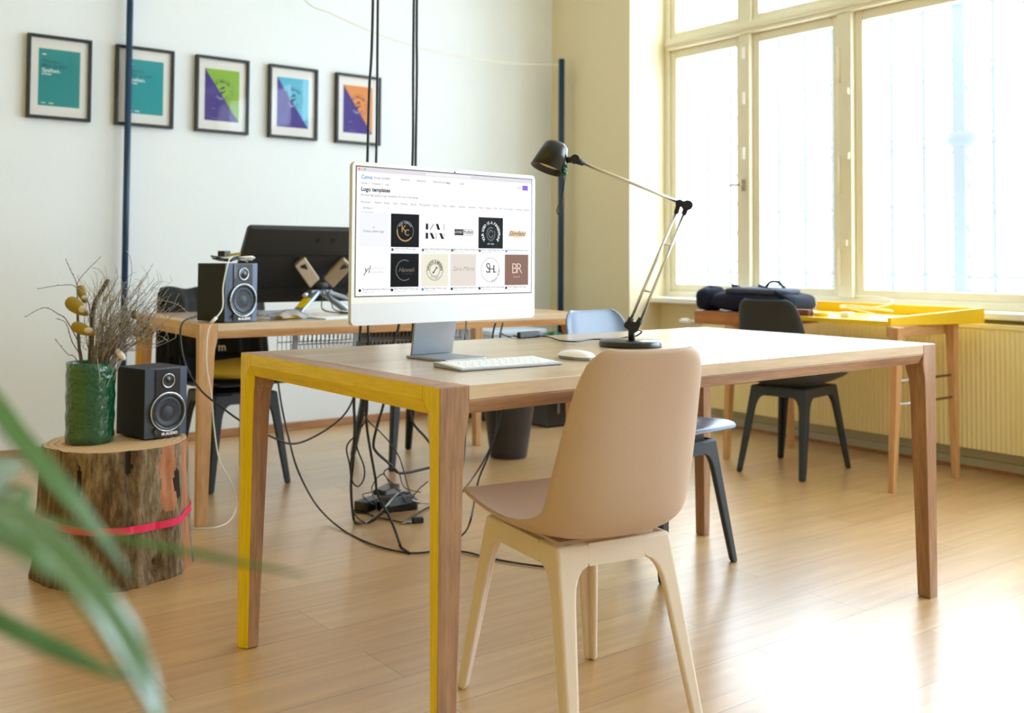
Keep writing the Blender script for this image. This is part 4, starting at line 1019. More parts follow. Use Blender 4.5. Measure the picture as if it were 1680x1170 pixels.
# ------------------------------------------------------------------ poles and string
for lab, (x, y), r_ in (('dark blue pole standing by the picture wall, behind the twigs', (1.602, 5.385), 0.0165), ('dark blue pole standing in the room corner behind the lamp', (4.40, 5.24), 0.0205)):
    t = thing('steel_pole', lab, 'pole', (x, y, 0), 0, None)
    MB().cyl((0, 0, 0.004), (0, 0, 2.33 if x > 3 else 2.5), r_, seg=20).build('tube', M['pole_blue'], t)
    MB().lathe([(0.001, 0), (0.045, 0), (0.045, 0.006), (r_, 0.012), (0.001, 0.013)], 24).build('foot_plate', M['pole_blue'], t)
sp_pts = [(500, 0, 5.30), (540, 20, 5.29), (590, 43, 5.28), (650, 66, 5.27), (720, 86, 5.26), (800, 99, 5.25), (860, 105, 5.245), (916, 107, 5.235)]
pts = [Vector((2.05, 5.31, 2.95)), Vector((2.3, 5.305, 2.70))]+[py(u, v_, y) for u, v_, y in sp_pts]
cable('white_string', 'thin white string sagging from above to the corner pole', pts, 0.005, M['cable_wht'], cat='string')

# ------------------------------------------------------------------ framed prints
teal = (flat(20, 152, 156), flat(12, 112, 122), flat(244, 250, 250))
PR = [('teal', (20, 152, 156)), ('teal', (22, 164, 174)), ('split', (150, 196, 62)), ('split', (96, 196, 228)), ('split', (240, 154, 82))]
LB = ['framed teal poster hanging furthest left on the picture wall', 'framed teal poster crossed by the blue pole', 'framed purple and green badge print', 'framed purple and light blue badge print', 'framed purple and orange badge print behind hanging cables']
FX0, FDX, FZ, FH_, FW_ = 1.430, 0.4215, 2.083, 0.417, 0.302
for i in range(5):
    xr = 1.4270+FDX*i
    t = thing('picture_frame', LB[i], 'picture', (xr-FW_/2, 5.4395, FZ-FH_), 0, 'framed prints in a row on the wall')
    fr = MB(); d = -0.03; b_ = 0.015
    for a in ((-FW_/2, -FW_/2+b_, 0, FH_), (FW_/2-b_, FW_/2, 0, FH_), (-FW_/2+b_, FW_/2-b_, 0, b_), (-FW_/2+b_, FW_/2-b_, FH_-b_, FH_)):
        fr.box(a[0], a[1], d, -0.0005, a[2], a[3])
    fr.box(-FW_/2+b_, FW_/2-b_, -0.01, -0.0005, b_, FH_-b_)
    fr.build('frame', M['frame_blk'], t, bevel=0.001)
    MB().box(-FW_/2+b_, FW_/2-b_, -0.0125, -0.0101, b_, FH_-b_).build('mount', M['mat_white'], t)
    pw, ph = 0.196, 0.285; pz0 = FH_/2-ph/2; kind, col = PR[i]
    P = lambda x, y, l: Vector((x, -0.0127-0.0003*l, pz0+y))
    pm = MB()
    if kind == 'teal':
        pm.add([P(-pw/2, 0, 1), P(pw/2, 0, 1), P(pw/2, ph, 1), P(-pw/2, ph, 1)], [(0, 1, 2, 3)])
        po = pm.build('poster', flat(*col), t, fix=False); tx2 = MB()
        for s_, y, sz, mi in (('Human,', ph*0.785, 0.026, 0), ('Mut, ja und', ph*0.705, 0.026, 0), ('Spalten.', ph*0.62, 0.028, 1), ('ein Projekt', ph*0.555, 0.010, 1), ('www      design', ph*0.05, 0.009, 1)):
            tx2.text(s_, sz, lambda x, yy: P(-pw/2+0.016+x, y+yy, 2), mi, 'LEFT', bold=0.0006 if mi else 0.0002)
        for k in range(3): tx2.add([P(-pw/2+0.02+0.006*k+0.004*math.cos(a), ph*0.90+0.004*math.sin(a), 2) for a in [2*PI*q/10 for q in range(10)]], [tuple(range(10))], 1)
        tx2.build('lettering', [flat(10, 104, 112), flat(236, 246, 246)], po, fix=False)
    else:
        pm.add([P(-pw/2, 0, 1), P(pw/2, 0, 1), P(-pw/2, ph, 1)], [(0, 1, 2)], 0); pm.add([P(pw/2, 0, 1), P(pw/2, ph, 1), P(-pw/2, ph, 1)], [(0, 1, 2)], 1)
        po = pm.build('poster', [flat(66, 44, 148), flat(*col)], t, fix=False); tx2 = MB()
        cx_, cy_ = 0.0, ph*0.60; rb_ = 0.062; n = 48
        vs = []; fs = []
        for q in range(n):
            a = 2*PI*q/n
            for rr in (rb_, rb_+0.0018): vs.append(P(cx_+rr*math.cos(a), cy_+rr*math.sin(a), 2))
        for q in range(n): fs.append((2*q, 2*q+1, 2*((q+1) % n)+1, 2*((q+1) % n)))
        tx2.add(vs, fs, 2)
        for body, a0, a1, hgt, rr in (('LE DESIGN', 145, 35, 0.017, 0.048), ('FAMILY', 225, 315, 0.017, 0.048)):
            for q, chx in enumerate(body):
                if chx == ' ': continue
                a = R(a0+(a1-a0)*(q+0.5)/len(body)); rot = a-PI/2 if a1 < a0 else a+PI/2; c, s = math.cos(rot), math.sin(rot)
                ox, oy = cx_+rr*math.cos(a), cy_+rr*math.sin(a)
                lite = (oy-0) < ph-(ox+pw/2)*ph/pw
                tx2.text(chx, hgt, lambda x, y: P(ox+x*c-y*s, oy+x*s+y*c, 2), 1 if lite else 0, 'CENTER', 0.0006)
        tx2.text('M', 0.012, lambda x, y: P(cx_-0.05+x, cy_+y, 2), 2, 'CENTER'); tx2.text('W', 0.012, lambda x, y: P(cx_+0.05+x, cy_+y, 2), 2, 'CENTER')
        for sgn in (1, -1):       # the little emblem: two tilted blocks with a notch
            k0 = [(-0.018, 0.004), (0.006, 0.024), (0.014, 0.014), (0.004, 0.006), (-0.004, 0.010), (-0.010, -0.002)]
            tx2.add([P(cx_+sgn*x+0.002, cy_+sgn*y, 2) for x, y in k0], [tuple(range(len(k0)))], 0)
        tx2.text('kunst', 0.010, lambda x, y: P(-pw*0.30+x, ph*0.235+y, 2), 1, 'LEFT'); tx2.text('studio für druck', 0.007, lambda x, y: P(-pw*0.30+x, ph*0.05+y, 2), 1, 'LEFT')
        tx2.build('badge', [flat(34, 30, 70), flat(190, 180, 226), flat(92, 84, 150)], po, fix=False)
    MB().box(-FW_/2+b_, FW_/2-b_, -0.0262, -0.0252, b_, FH_-b_).build('glass', M['picglass'], t)

# ------------------------------------------------------------------ things on the rear desk
Z2 = 0.7385
# pen display on its folding stand, seen from behind (it faces the picture wall)
MN = thing('pen_display', 'large black display seen from behind on a silver stand on the rear desk', 'monitor', (2.05, 4.10, Z2), R(-2.5))
Tm = Matrix.Translation((-0.02, 0.0, 0.205)) @ Matrix.Rotation(R(37), 4, 'X')     # leans: top towards us
mw, mh = 0.68, 0.40
pn = MB(); pn.prism(rrect(mw, mh, 0.018, 5), 0.0, 0.03, lambda a, b, h: Tm @ Vector((a, h, b)))
pn.build('housing', M['blk_satin2'] if 'blk_satin2' in M else M['blk'], MN, bevel=0.006, seg=3)
MB().prism(rrect(mw-0.05, mh-0.07, 0.01, 4), 0.0302, 0.0306, lambda a, b, h: Tm @ Vector((a, h, b))).build('screen', M['blk_satin'], MN)
bk = MB(); bk.box(-0.28, 0.28, -0.004, 0.0, 0.06, 0.064, T=Tm); bk.box(-0.30, 0.30, -0.004, 0.0, -0.115, -0.11, T=Tm)
for x in (-0.02, 0.05): bk.box(x-0.008, x+0.008, -0.005, 0, 0.135, 0.15, T=Tm)
bk.build('vent_rib', M['blk_matt'], MN)
for sgn in (-1, 1):
    b2 = MB(); A = Tm @ Vector((sgn*0.03+0.03, -0.05, -0.05)); B_ = Tm @ Vector((sgn*0.115+0.03, -0.012, 0.045))
    d = (B_-A).normalized(); nx = Vector((d.z, 0, -d.x)).normalized()*0.032; dp_ = (Tm.to_3x3() @ Vector((0, 1, 0)))*0.012
    b2.hexa([A-nx-dp_, A+nx-dp_, A+nx+dp_, A-nx+dp_], [B_-nx-dp_, B_+nx-dp_, B_+nx+dp_, B_-nx+dp_])
    bo = b2.build('mount_arm', M['bronze'], MN, bevel=0.008, seg=3)
    q = A.lerp(B_, 0.75)-dp_*1.05
    MB().box(-0.012, 0.012, -0.002, 0.0, -0.016, 0.016, T=Matrix.Translation(q) @ Tm.to_3x3().to_4x4() @ Matrix.Rotation(R(35*sgn), 4, 'Y')).build('grip_slot', M['blk'], bo)
hc = Tm @ Vector((0.03, -0.06, -0.055))
MB().ball(hc, (0.034, 0.02, 0.022)).build('hinge_cap', M['blk'], MN)
lg = MB()
def bar(a, b, w, hgt):
    a, b = Vector(a), Vector(b); d = (b-a).normalized(); n_ = d.cross(Vector((0, 0, 1))).normalized()*w/2; u_ = n_.cross(d).normalized()*hgt/2
    lg.hexa([a-n_-u_, a+n_-u_, a+n_+u_, a-n_+u_], [b-n_-u_, b+n_-u_, b+n_+u_, b-n_+u_])
hx, hy = hc.x, hc.y
bar((hx-0.03, hy+0.0, 0.095), (hx-0.14, hy-0.07, 0.012), 0.05, 0.016); bar((hx+0.03, hy, 0.095), (hx+0.30, hy-0.03, 0.012), 0.045, 0.016)
bar((hx-0.05, hy+0.015, 0.095), (hx+0.05, hy+0.015, 0.095), 0.05, 0.018); bar((hx-0.10, hy-0.05, 0.02), (hx-0.30, hy-0.02, 0.008), 0.05, 0.014); bar((hx+0.02, hy+0.02, 0.09), (hx+0.14, hy+0.05, 0.012), 0.05, 0.016)
lg.build('stand', M['stand_silver'], MN, bevel=0.004)
MB().ball((hx-0.09, hy-0.03, 0.085), 0.014).ball((hx+0.12, hy-0.03, 0.085), 0.014).build('clamp_knob', M['chrome'], MN)
a_, b_2 = Vector((hx-0.075, hy-0.03, 0.062)), Vector((hx-0.125, hy-0.062, 0.024))
dd = (b_2-a_).normalized(); nn_ = dd.cross(Vector((0, 0, 1))).normalized()*0.021; uu_ = nn_.cross(dd).normalized()
uu_ = uu_ if uu_.z > 0 else -uu_
st = MB(); o_1 = uu_*0.0095
st.hexa([a_-nn_+o_1, a_+nn_+o_1, b_2+nn_+o_1, b_2-nn_+o_1], [a_-nn_+o_1*1.1, a_+nn_+o_1*1.1, b_2+nn_+o_1*1.1, b_2-nn_+o_1*1.1]); st.build('warning_sticker', M['sticker'], MN)['label'] = 'yellow sticker'
for k, (dx, dy) in enumerate(((-0.01, -0.075), (0.03, -0.08))):
    cable('signal_cable', None, [hc+Vector((0.0, -0.015, -0.01)), hc+Vector((dx, -0.03, -0.06)), Vector((hx+dx*1.3, hy-0.05, 0.02)), Vector((hx+0.05+dx, hy-0.1, 0.007)), Vector((hx+0.10, hy-0.16-0.02*k, 0.007)), Vector((hx+0.12+0.02*k, hy-0.25, 0.007))], 0.0028, M['cable_blk'], parent=MN, rel=(0, 0, 0))
# plastic bag with ochre cards
bgp = pz(468, 526, Z2)
BG = thing('plastic_bag', 'clear plastic bag with ochre contents beside the speaker on the rear desk', 'bag', (1.78, 3.80, Z2), R(8))
def bag(u, v_):
    x = -0.10+0.2*u; y = -0.045+0.11*v_
    return Vector((x, y, 0.012+0.02*math.sin(PI*u)*math.sin(PI*v_)+0.006*math.sin(u*17)*math.cos(v_*11)))
MB().grid(18, 10, bag).grid(18, 10, lambda u, v_: Vector((-0.10+0.2*u, -0.045+0.11*v_, 0.002))).build('film', M['plastic_clear'], BG)
MB().box(-0.07, 0.05, -0.03, 0.04, 0.004, 0.012, T=Matrix.Rotation(R(10), 4, 'Z')).build('card', M['ochre'], BG, bevel=0.002)
pp_ = MB().prism(rrect(0.21, 0.15, 0.002, 2), 0, 0.004, lambda a, b, h: Vector((a, b, h)))
o = pp_.build('paper_sheets', M['paper'], None, loc=(1.98, 3.77, Z2)); o.rotation_euler = (0, 0, R(4)); tag(o, 'stack of white paper lying below the silver display stand', 'paper')
# phone
pp_ = MB().prism(rrect(0.07, 0.14, 0.009, 4), 0, 0.008, lambda a, b, h: Vector((a, b, h)))
PH = thing('mobile_phone', 'dark phone lying at the right end of the rear desk', 'phone', (2.76, 3.72, Z2+0.0005), R(-70))
pp_.build('case', M['blk'], PH, bevel=0.002); MB().prism(rrect(0.064, 0.134, 0.007, 4), 0.0081, 0.0084, lambda a, b, h: Vector((a, b, h))).build('screen', M['chrome'], PH)
# heap on top of the speaker
SPT = Vector((1.538, 3.705, Z2+0.2235)); rz = Matrix.Rotation(R(17), 3, 'Z')
def on_sp(x, y, z): return SPT+rz @ Vector((x, y, z))
rnd = random.Random(11)
for j, (m_, rr, lab) in enumerate((('cable_wht', 0.0028, 'white cable coiled on top of the rear speaker'), ('cable_blk', 0.0032, 'black cable looped on top of the rear speaker'))):
    pts = []
    for k in range(24):
        a = 2*PI*k/7.3+j*2; r_ = 0.042+0.02*math.sin(k*1.9+j)
        pts.append(on_sp(0.005+1.3*r_*math.cos(a)+(0.02 if j == 0 else -0.02), 0.07+0.8*r_*math.sin(a), 0.0045+0.014*abs(math.sin(k*0.83+j*1.3))+0.0003*k))
    cable('coiled_cable', lab, pts, rr, M[m_], group='cable coils on the rear speaker', n=5)
o = MB().prism(rrect(0.05, 0.03, 0.004, 3), 0, 0.022, lambda a, b, h: Vector((a, b, h))).build('power_adapter', M['blk'], None, loc=on_sp(0.0, 0.11, 0.024), bevel=0.002)
o.rotation_euler = (0, 0, R(40)); tag(o, 'small black power adapter lying in the cable coil on the rear speaker', 'adapter')
o = MB().prism(rrect(0.05, 0.02, 0.003, 3), 0, 0.01, lambda a, b, h: Vector((a, b, h))).build('cable_wrap', M['pod'], None, loc=on_sp(-0.01, 0.04, 0.027)); o.rotation_euler = (0, R(-8), R(-10)); tag(o, 'tan cable wrap on the coil above the rear speaker', 'wrap')
cable('audio_cable', 'white audio cable hanging down the front of the rear desk leg to the floor', [on_sp(-0.03, 0.03, 0.02), on_sp(-0.085, -0.02, 0.0), py(366, 470, 3.66), py(365, 505, 3.645), py(352, 525, 3.63), py(341, 545, 3.625), py(339, 600, 3.625), py(347, 650, 3.625), py(351, 700, 3.63), py(360, 755, 3.6), py(378, 790, 3.55), pz(388, 828, 0.03), pz(376, 855, 0.004), pz(350, 866, 0.004), pz(310, 867, 0.004)], 0.0026, M['cable_wht'])
o = MB().tube([(0, 0, 0), (0.022, -0.002, 0.022)], [0.0055, 0.0065], 8).build('cable_plug', M['cable_wht'], None, loc=py(345, 531, 3.622), fix=False); tag(o, 'white plug on the audio cable at the rear desk edge', 'plug')
cable('speaker_cable', 'black cable sagging from the rear desk edge behind the yellow leg', [pz(335, 515, Z2+0.003), pz(318, 520, Z2+0.004), py(300, 529, 3.66), py(296, 555, 3.62), py(305, 600, 3.60), py(330, 641, 3.55), py(362, 667, 3.45), py(392, 689, 3.40), py(420, 704, 3.4), py(448, 718, 3.4), py(475, 728, 3.4), py(502, 723, 3.4), py(540, 702, 3.4), py(565, 680, 3.4), py(579, 655, 3.38), py(582, 630, 3.36), py(584, 590, 3.34)], 0.0036, M['cable_blk'])

# ------------------------------------------------------------------ hanging cables between the desks, and the knot of adapters on the floor
GY = 3.20
def gy(u, v_, y=GY): return py(u, v_, y)
def ceil_pt(u, y): 
    p = gy(u, 0, y); return Vector((p.x, p.y, ZC-0.001))
hang = 'cables hanging from the ceiling behind the computer'
FL = lambda u, v_, z=0.005: pz(u, v_, z)
cable('hanging_cable', 'leftmost thick black cable dropping from the ceiling behind the computer', [ceil_pt(613, GY), gy(612, 0), gy(606, 150), gy(603, 262), gy(598, 400), gy(592, 530), gy(588, 580), gy(581, 655), gy(582, 700), gy(579, 760, 3.22), gy(576, 800, 3.25), FL(580, 850, .02), FL(588, 858), FL(606, 855), FL(628, 842, .03)], 0.0052, M['cable_blk'], group=hang)
cable('hanging_cable', 'second black ceiling cable, running just right of the leftmost one', [ceil_pt(620, 3.25), gy(620, 0, 3.25), gy(619, 140, 3.25), gy(617, 270, 3.25), gy(610, 420, 3.25), gy(604, 530, 3.25), gy(605, 566, 3.25), gy(601, 660, 3.25), gy(602, 700, 3.25), gy(608, 740, 3.25), gy(616, 785, 3.25), gy(620, 812, 3.25), FL(640, 850, .05), FL(655, 890, .02), FL(658, 898), FL(672, 908)], 0.0048, M['cable_blk'], group=hang)
cable('hanging_cable', 'black ceiling cable left of the pair at the centre of the computer top', [ceil_pt(679, 3.3), gy(679, 0, 3.3), gy(678, 120, 3.3), gy(677, 264, 3.3), gy(668, 420, 3.3), gy(655, 530, 3.3), gy(645, 565, 3.3), gy(634, 640, 3.3), gy(628, 668, 3.3), gy(620, 695, 3.3), gy(613, 726, 3.3), gy(617, 741, 3.3), gy(640, 762, 3.3), gy(652, 775, 3.3), gy(668, 776, 3.3), gy(690, 771, 3.3), gy(712, 766, 3.3)], 0.0052, M['cable_blk'], group=hang)
cable('hanging_cable', 'black ceiling cable right of the pair at the centre of the computer top', [ceil_pt(684, 3.345), gy(684, 0, 3.345), gy(684, 120, 3.345), gy(682, 264, 3.345), gy(680, 420, 3.345), gy(678, 530, 3.345), gy(674, 566, 3.345), gy(672, 640, 3.345), gy(674, 682, 3.345), gy(682, 700, 3.345), gy(700, 720, 3.345), gy(715, 745, 3.345), gy(722, 800, 3.345), FL(716, 840, .03)], 0.0052, M['cable_blk'], group=hang)
tangle = 'loose cables hanging under the desk into the adapter heap'
cable('loose_cable', 'black cable under the desk kinked far to the left before dropping', [gy(610, 560, 3.15), gy(604, 640, 3.15), gy(601, 685, 3.15), gy(585, 712, 3.15), gy(569, 733, 3.15), gy(574, 765, 3.15), gy(577, 800, 3.15), gy(580, 840, 3.15), FL(600, 858, .01), FL(618, 852, .03)], 0.0028, M['cable_blk'], group=tangle)
cable('loose_cable', 'black cable under the desk making a hanging teardrop loop', [gy(586, 560, 3.11), gy(582, 640, 3.11), gy(581, 700, 3.11), gy(586, 735, 3.11), gy(597, 765, 3.11), gy(597, 785, 3.11), gy(588, 798, 3.11), gy(578, 790, 3.11), gy(575, 765, 3.11), gy(580, 730, 3.11)], 0.0028, M['cable_blk'], group=tangle)
cable('loose_cable', 'thin black cable slanting right across the dark chair leg under the desk', [gy(588, 560, 3.07), gy(592, 658, 3.07), gy(602, 687, 3.07), gy(622, 707, 3.07), gy(640, 727, 3.07), gy(655, 750, 3.07), gy(663, 775, 3.07), FL(675, 812, .06), FL(690, 800, .12), FL(702, 790, .15)], 0.0022, M['cable_blk'], group=tangle)
cable('loose_cable', 'black cable under the desk curling in an arch above the adapters', [FL(668, 825, .05), FL(650, 800, .16), FL(632, 781, .24), FL(632, 772, .26), FL(645, 768, .27), FL(655, 777, .24), FL(664, 800, .10), FL(690, 808, .06)], 0.0022, M['cable_blk'], group=tangle)
cable('loose_cable', 'black cable lying in a low loop left of the adapters', [FL(640, 822, .06), FL(625, 805, .08), FL(608, 808, .07), FL(595, 812, .07), FL(604, 822, .06), FL(616, 826, .07), FL(610, 800, .1), FL(628, 778, .2), FL(645, 800, .12), FL(672, 808, .06)], 0.0022, M['cable_blk'], group=tangle)
cable('loose_cable', 'silver grey cable draped over the adapter heap toward the left', [FL(580, 852, .012), FL(592, 858, .008), FL(612, 850, .02), FL(632, 832, .075), FL(650, 812, .09), FL(664, 806, .085), FL(676, 820, .06), FL(700, 826, .03), FL(712, 824, .02)], 0.0034, M['alu_dark'], group=tangle)
cable('loose_cable', 'black cable lying in front of the adapters, ending in a plug', [FL(584, 841), FL(602, 843), FL(620, 849), FL(645, 854), FL(664, 858), FL(676, 857)], 0.003, M['cable_blk'], group=tangle)
cable('loose_cable', 'black cable fanning out right of the adapters behind the yellow leg', [FL(665, 856), FL(682, 844), FL(700, 834), FL(718, 826), FL(730, 815), FL(725, 790, .1)], 0.003, M['cable_blk'], group=tangle)
cable('floor_cable', 'long black cable sweeping from the desk corner across the floor to the chair', [pd(454, 610, 3.55), pd(457, 632, 3.55), pd(463, 670, 3.5), pd(474, 720, 3.45), pd(490, 775, 3.42), FL(520, 830, .06), FL(560, 868, .005), FL(610, 893), FL(660, 906), FL(690, 907), FL(725, 903), FL(765, 906), FL(800, 915), FL(855, 925), FL(910, 931), FL(950, 930), FL(978, 924), FL(990, 918)], 0.0033, M['cable_blk'])
cable('bin_cable', 'upper of two black cables crossing in front of the dark bin', [gy(825, 530, 3.4), gy(820, 560, 3.4), gy(822, 640, 3.4), gy(820, 685, 3.4), gy(811, 718, 3.4), gy(796, 752, 3.4), gy(778, 781, 3.4), FL(762, 803, .1), FL(740, 830, .01)], 0.0036, M['cable_blk'], group='two cables in front of the dark bin')
cable('bin_cable', 'lower of two black cables crossing in front of the dark bin', [gy(813, 530, 3.1), gy(808, 560, 3.1), gy(812, 640, 3.1), gy(814, 690, 3.1), gy(803, 742, 3.1), gy(786, 785, 3.1), gy(779, 820, 3.1), FL(773, 850, .14), FL(764, 872, .05), FL(748, 886, .005)], 0.0036, M['cable_blk'], group='two cables in front of the dark bin')
cable('hanging_cable', 'short black cable crossing the rear desk rail right of the computer stand', [py(765, 518, 3.52), py(765, 528, 3.5), gy(764, 545, 3.4), gy(763, 560, 3.3), gy(765, 650, 3.3), gy(760, 760, 3.3), FL(745, 800, .03)], 0.0036, M['cable_blk'])
def adapter(label, u, v_, rz_, w, d, h, z=0.0):
    p = pz(u, v_, z)
    t = thing('power_adapter', label, 'adapter', (p.x, p.y, z+0.0005), rz_, 'power adapters heaped under the desk')
    MB().prism(rrect(w, d, 0.008, 4), 0.0, h, lambda a, b, h_: Vector((a, b, h_))).build('housing', M['blk_satin'], t, bevel=0.004, seg=2)
    MB().cyl((w/2-0.001, 0, h/2), (w/2+0.025, 0, h/2), 0.006, 0.004, seg=10).build('strain_relief', M['blk'], t)
adapter('black power adapter at the left end of the heap under the desk', 606, 836, R(25), 0.13, 0.06, 0.042)
adapter('black power adapter at the front right of the heap under the desk', 652, 837, R(-12), 0.15, 0.065, 0.04)
adapter('black power adapter at the rear of the heap under the desk', 634, 815, R(35), 0.14, 0.06, 0.04)
adapter('black power adapter lying on top of the heap under the desk', 650, 828, R(5), 0.12, 0.055, 0.036, 0.046)
PS = thing('cable_plug', 'small black plug with metal tip lying in front of the adapter heap', 'plug', pz(685, 858, 0.0005), R(-15))
MB().box(-0.022, 0.022, -0.012, 0.012, 0, 0.02).build('body', M['blk'], PS, bevel=0.004); MB().box(-0.06, -0.022, -0.006, 0.006, 0.004, 0.012).build('metal_tip', M['chrome'], PS, bevel=0.002)

# ------------------------------------------------------------------ bin, boxes and plant behind
BN = thing('waste_bin', 'dark grey tapered waste bin on the floor below the rear desk', 'bin', (3.10, 4.09, 0))
MB().lathe([(0.001, 0.0), (0.088, 0.0), (0.092, 0.006), (0.134, 0.30), (0.138, 0.305), (0.138, 0.312), (0.130, 0.312), (0.088, 0.012), (0.001, 0.01)], 48).build('body', M['bin'], BN)
gb = thing('storage_box', 'pale blue grey storage box behind the waste bin', 'box', (3.86, 5.16, 0))
MB().box(-0.22, 0.19, -0.18, 0.18, 0.10, 0.52).build('body', M['greybox'], gb, bevel=0.006)
MB().box(-0.23, 0.20, -0.19, 0.19, 0.52, 0.55).build('lid', M['greybox'], gb, bevel=0.006); MB().box(-0.21, 0.18, -0.17, 0.17, 0.0, 0.10).build('base', M['blk'], gb)
pc = thing('computer_tower', 'black computer tower with thin light strip right of the bin', 'computer tower', (3.93, 4.78, 0), R(0))
MB().box(-0.14, 0.26, -0.15, 0.17, 0.012, 0.40).build('case', M['blk_satin'], pc, bevel=0.004)
pst = px(898, 680, 3.93)
MB().box(-0.062, -0.05, -0.153, -0.15, 0.08, 0.36).build('front_strip', M['alu_dark'], pc); MB().box(-0.12, -0.09, -0.12, 0.12, 0.0, 0.012).box(0.2, 0.23, -0.12, 0.12, 0.0, 0.012).build('foot', M['blk'], pc)
PL = thing('leafy_plant', 'bushy green potted plant below the right end of the rear desk', 'plant', (3.98, 4.78, 0.402))
MB().lathe([(0.001, 0), (0.05, 0), (0.062, 0.085), (0.057, 0.085), (0.05, 0.07), (0.001, 0.07)], 24).build('pot', M['pot'], PL)
lv = MB(); rnd = random.Random(5)
for i in range(90):
    a = rnd.uniform(0, 2*PI); el = rnd.uniform(0.1, 1.3); l = rnd.uniform(0.08, 0.2); b0 = Vector((0, 0, 0.07))
    d = Vector((math.cos(a)*math.cos(el), math.sin(a)*math.cos(el), math.sin(el)*0.5)); e = b0+d*l; sd = Vector((-math.sin(a), math.cos(a), 0))*0.016
    m_ = b0+d*l*0.6+Vector((0, 0, 0.02)); lv.add([b0, m_-sd, e+Vector((0, 0, -0.02)), m_+sd], [(0, 1, 2, 3)], 0, True)
lv.build('foliage', M['foliage'], PL, solid=0.0012, fix=False)

# ------------------------------------------------------------------ yellow trestle desk by the window with backpack
YD = thing('trestle_desk', 'yellow tray topped desk on wooden trestles under the window', 'table', (4.20, 3.02, 0))
yl = lambda x, y, z: (x-4.20, y-3.02, z)
tb = MB()
tb.prism([(-0.20, -0.464), (0.36, -0.586), (0.36, 0.30), (-0.20, 0.30)], 0.702, 0.722, lambda a, b, h: Vector((a, b, h)))
tb.build('tray_base', M['yel_top'], YD, bevel=0.002)
rm = MB(); rm.box(0.345, 0.36, -0.58, 0.30, 0.7221, 0.772)
rm.hexa([Vector(p) for p in ((-0.20, -0.48, 0.702), (0.36, -0.602, 0.702), (0.36, -0.5862, 0.702), (-0.20, -0.4642, 0.702))], [Vector(p) for p in ((-0.20, -0.48, 0.738), (0.36, -0.602, 0.772), (0.36, -0.5862, 0.772), (-0.20, -0.4642, 0.738))])
rm.build('tray_rim', M['yel_top'], YD, bevel=0.002)
MB().box(-0.20, 0.36, 0.3005, 0.66, 0.655, 0.722).build('wooden_end_box', M['wood_brown'], YD, bevel=0.002)
for y, lab in ((2.53-3.02, 'near'), (3.44-3.02, 'far')):
    tr_ = MB(); tr_.box(-0.22, 0.28, y-0.02, y+0.02, 0.655 if lab == 'near' else 0.62, 0.7015 if lab == 'near' else 0.6545)
    to = tr_.build('trestle_beam', M['beech_x'], YD, bevel=0.003)
    zt = 0.70 if lab == 'near' else 0.65
    for x0, x1 in ((-0.26, -0.235), (0.245, 0.205)):
        l_ = MB(); a, b = 0.021, 0.019
        l_.hexa([Vector((x0-0.014, y-0.03-0.013, 0)), Vector((x0+0.014, y-0.03-0.013, 0)), Vector((x0+0.014, y-0.03+0.013, 0)), Vector((x0-0.014, y-0.03+0.013, 0))],
                [Vector((x1-0.022, y-0.0405-0.02, zt)), Vector((x1+0.022, y-0.0405-0.02, zt)), Vector((x1+0.022, y-0.0405+0.02, zt)), Vector((x1-0.022, y-0.0405+0.02, zt))])
        l_.build('trestle_leg', M['beech_z'], YD, bevel=0.002)
    MB().cyl((-0.25, y-0.035, 0.47), (0.215, y-0.035, 0.47), 0.006, seg=10).build('steel_rod', M['chrome'], YD)
    MB().cyl((-0.255, y-0.035, 0.37), (0.225, y-0.035, 0.37), 0.006, seg=10).build('steel_rod', M['chrome'], YD)
# backpack
BP = thing('backpack', 'dark navy backpack lying flat on the desk by the window', 'backpack', (4.16, 3.36, 0.7225), R(6))
def lump(w, d, h, pw_, sd, squash=0.0):
    def fn(u, v_):
        a = 2*PI*u; th = PI*v_; cr = math.sin(th)**0.45
        c, s = math.copysign(abs(math.cos(a))**pw_, math.cos(a)), math.copysign(abs(math.sin(a))**pw_, math.sin(a))
        z = math.copysign(abs(math.cos(th))**0.7, math.cos(th))
        k = 1+0.05*noise.noise(Vector((c*2+sd, s*2, z*2)))
        return Vector((w/2*c*cr*k, d/2*s*cr*k, h/2*(1+z)*(1+0.12*noise.noise(Vector((c*1.5, s*1.5+sd, 3))))))
    return fn
MB().grid(40, 18, lump(0.30, 0.50, 0.105, 0.45, 1.0), loop_u=True).build('main_compartment', M['navy'], BP)
MB().grid(34, 14, lambda u, v_: lump(0.24, 0.36, 0.04, 0.5, 5.0)(u, v_)+Vector((-0.02, -0.01, 0.085)), loop_u=True).build('front_pocket', M['navy_lit'], BP)
MB().grid(26, 14, lambda u, v_: lump(0.20, 0.11, 0.12, 0.7, 9.0)(u, v_)+Vector((-0.04, 0.285, -0.0)), loop_u=True).build('rolled_end', M['navy'], BP)
for k, y in enumerate((-0.06, 0.10)):
    MB().tube(smooth_pts([Vector((0.13, y+0.15, 0.09)), Vector((0.06, y+0.12, 0.125)), Vector((-0.04, y+0.05, 0.128)), Vector((-0.12, y-0.08, 0.105)), Vector((-0.13, y-0.18, 0.06))], 8), 0.012, 8, flatk=0.45).build('shoulder_strap', M['navy'], BP, fix=False)
MB().tube(smooth_pts([Vector((0.05, 0.02, 0.118)), Vector((0.05, -0.01, 0.15)), Vector((0.05, -0.06, 0.15)), Vector((0.05, -0.10, 0.115))], 8), 0.008, 8).build('grab_handle', M['navy'], BP, fix=False)
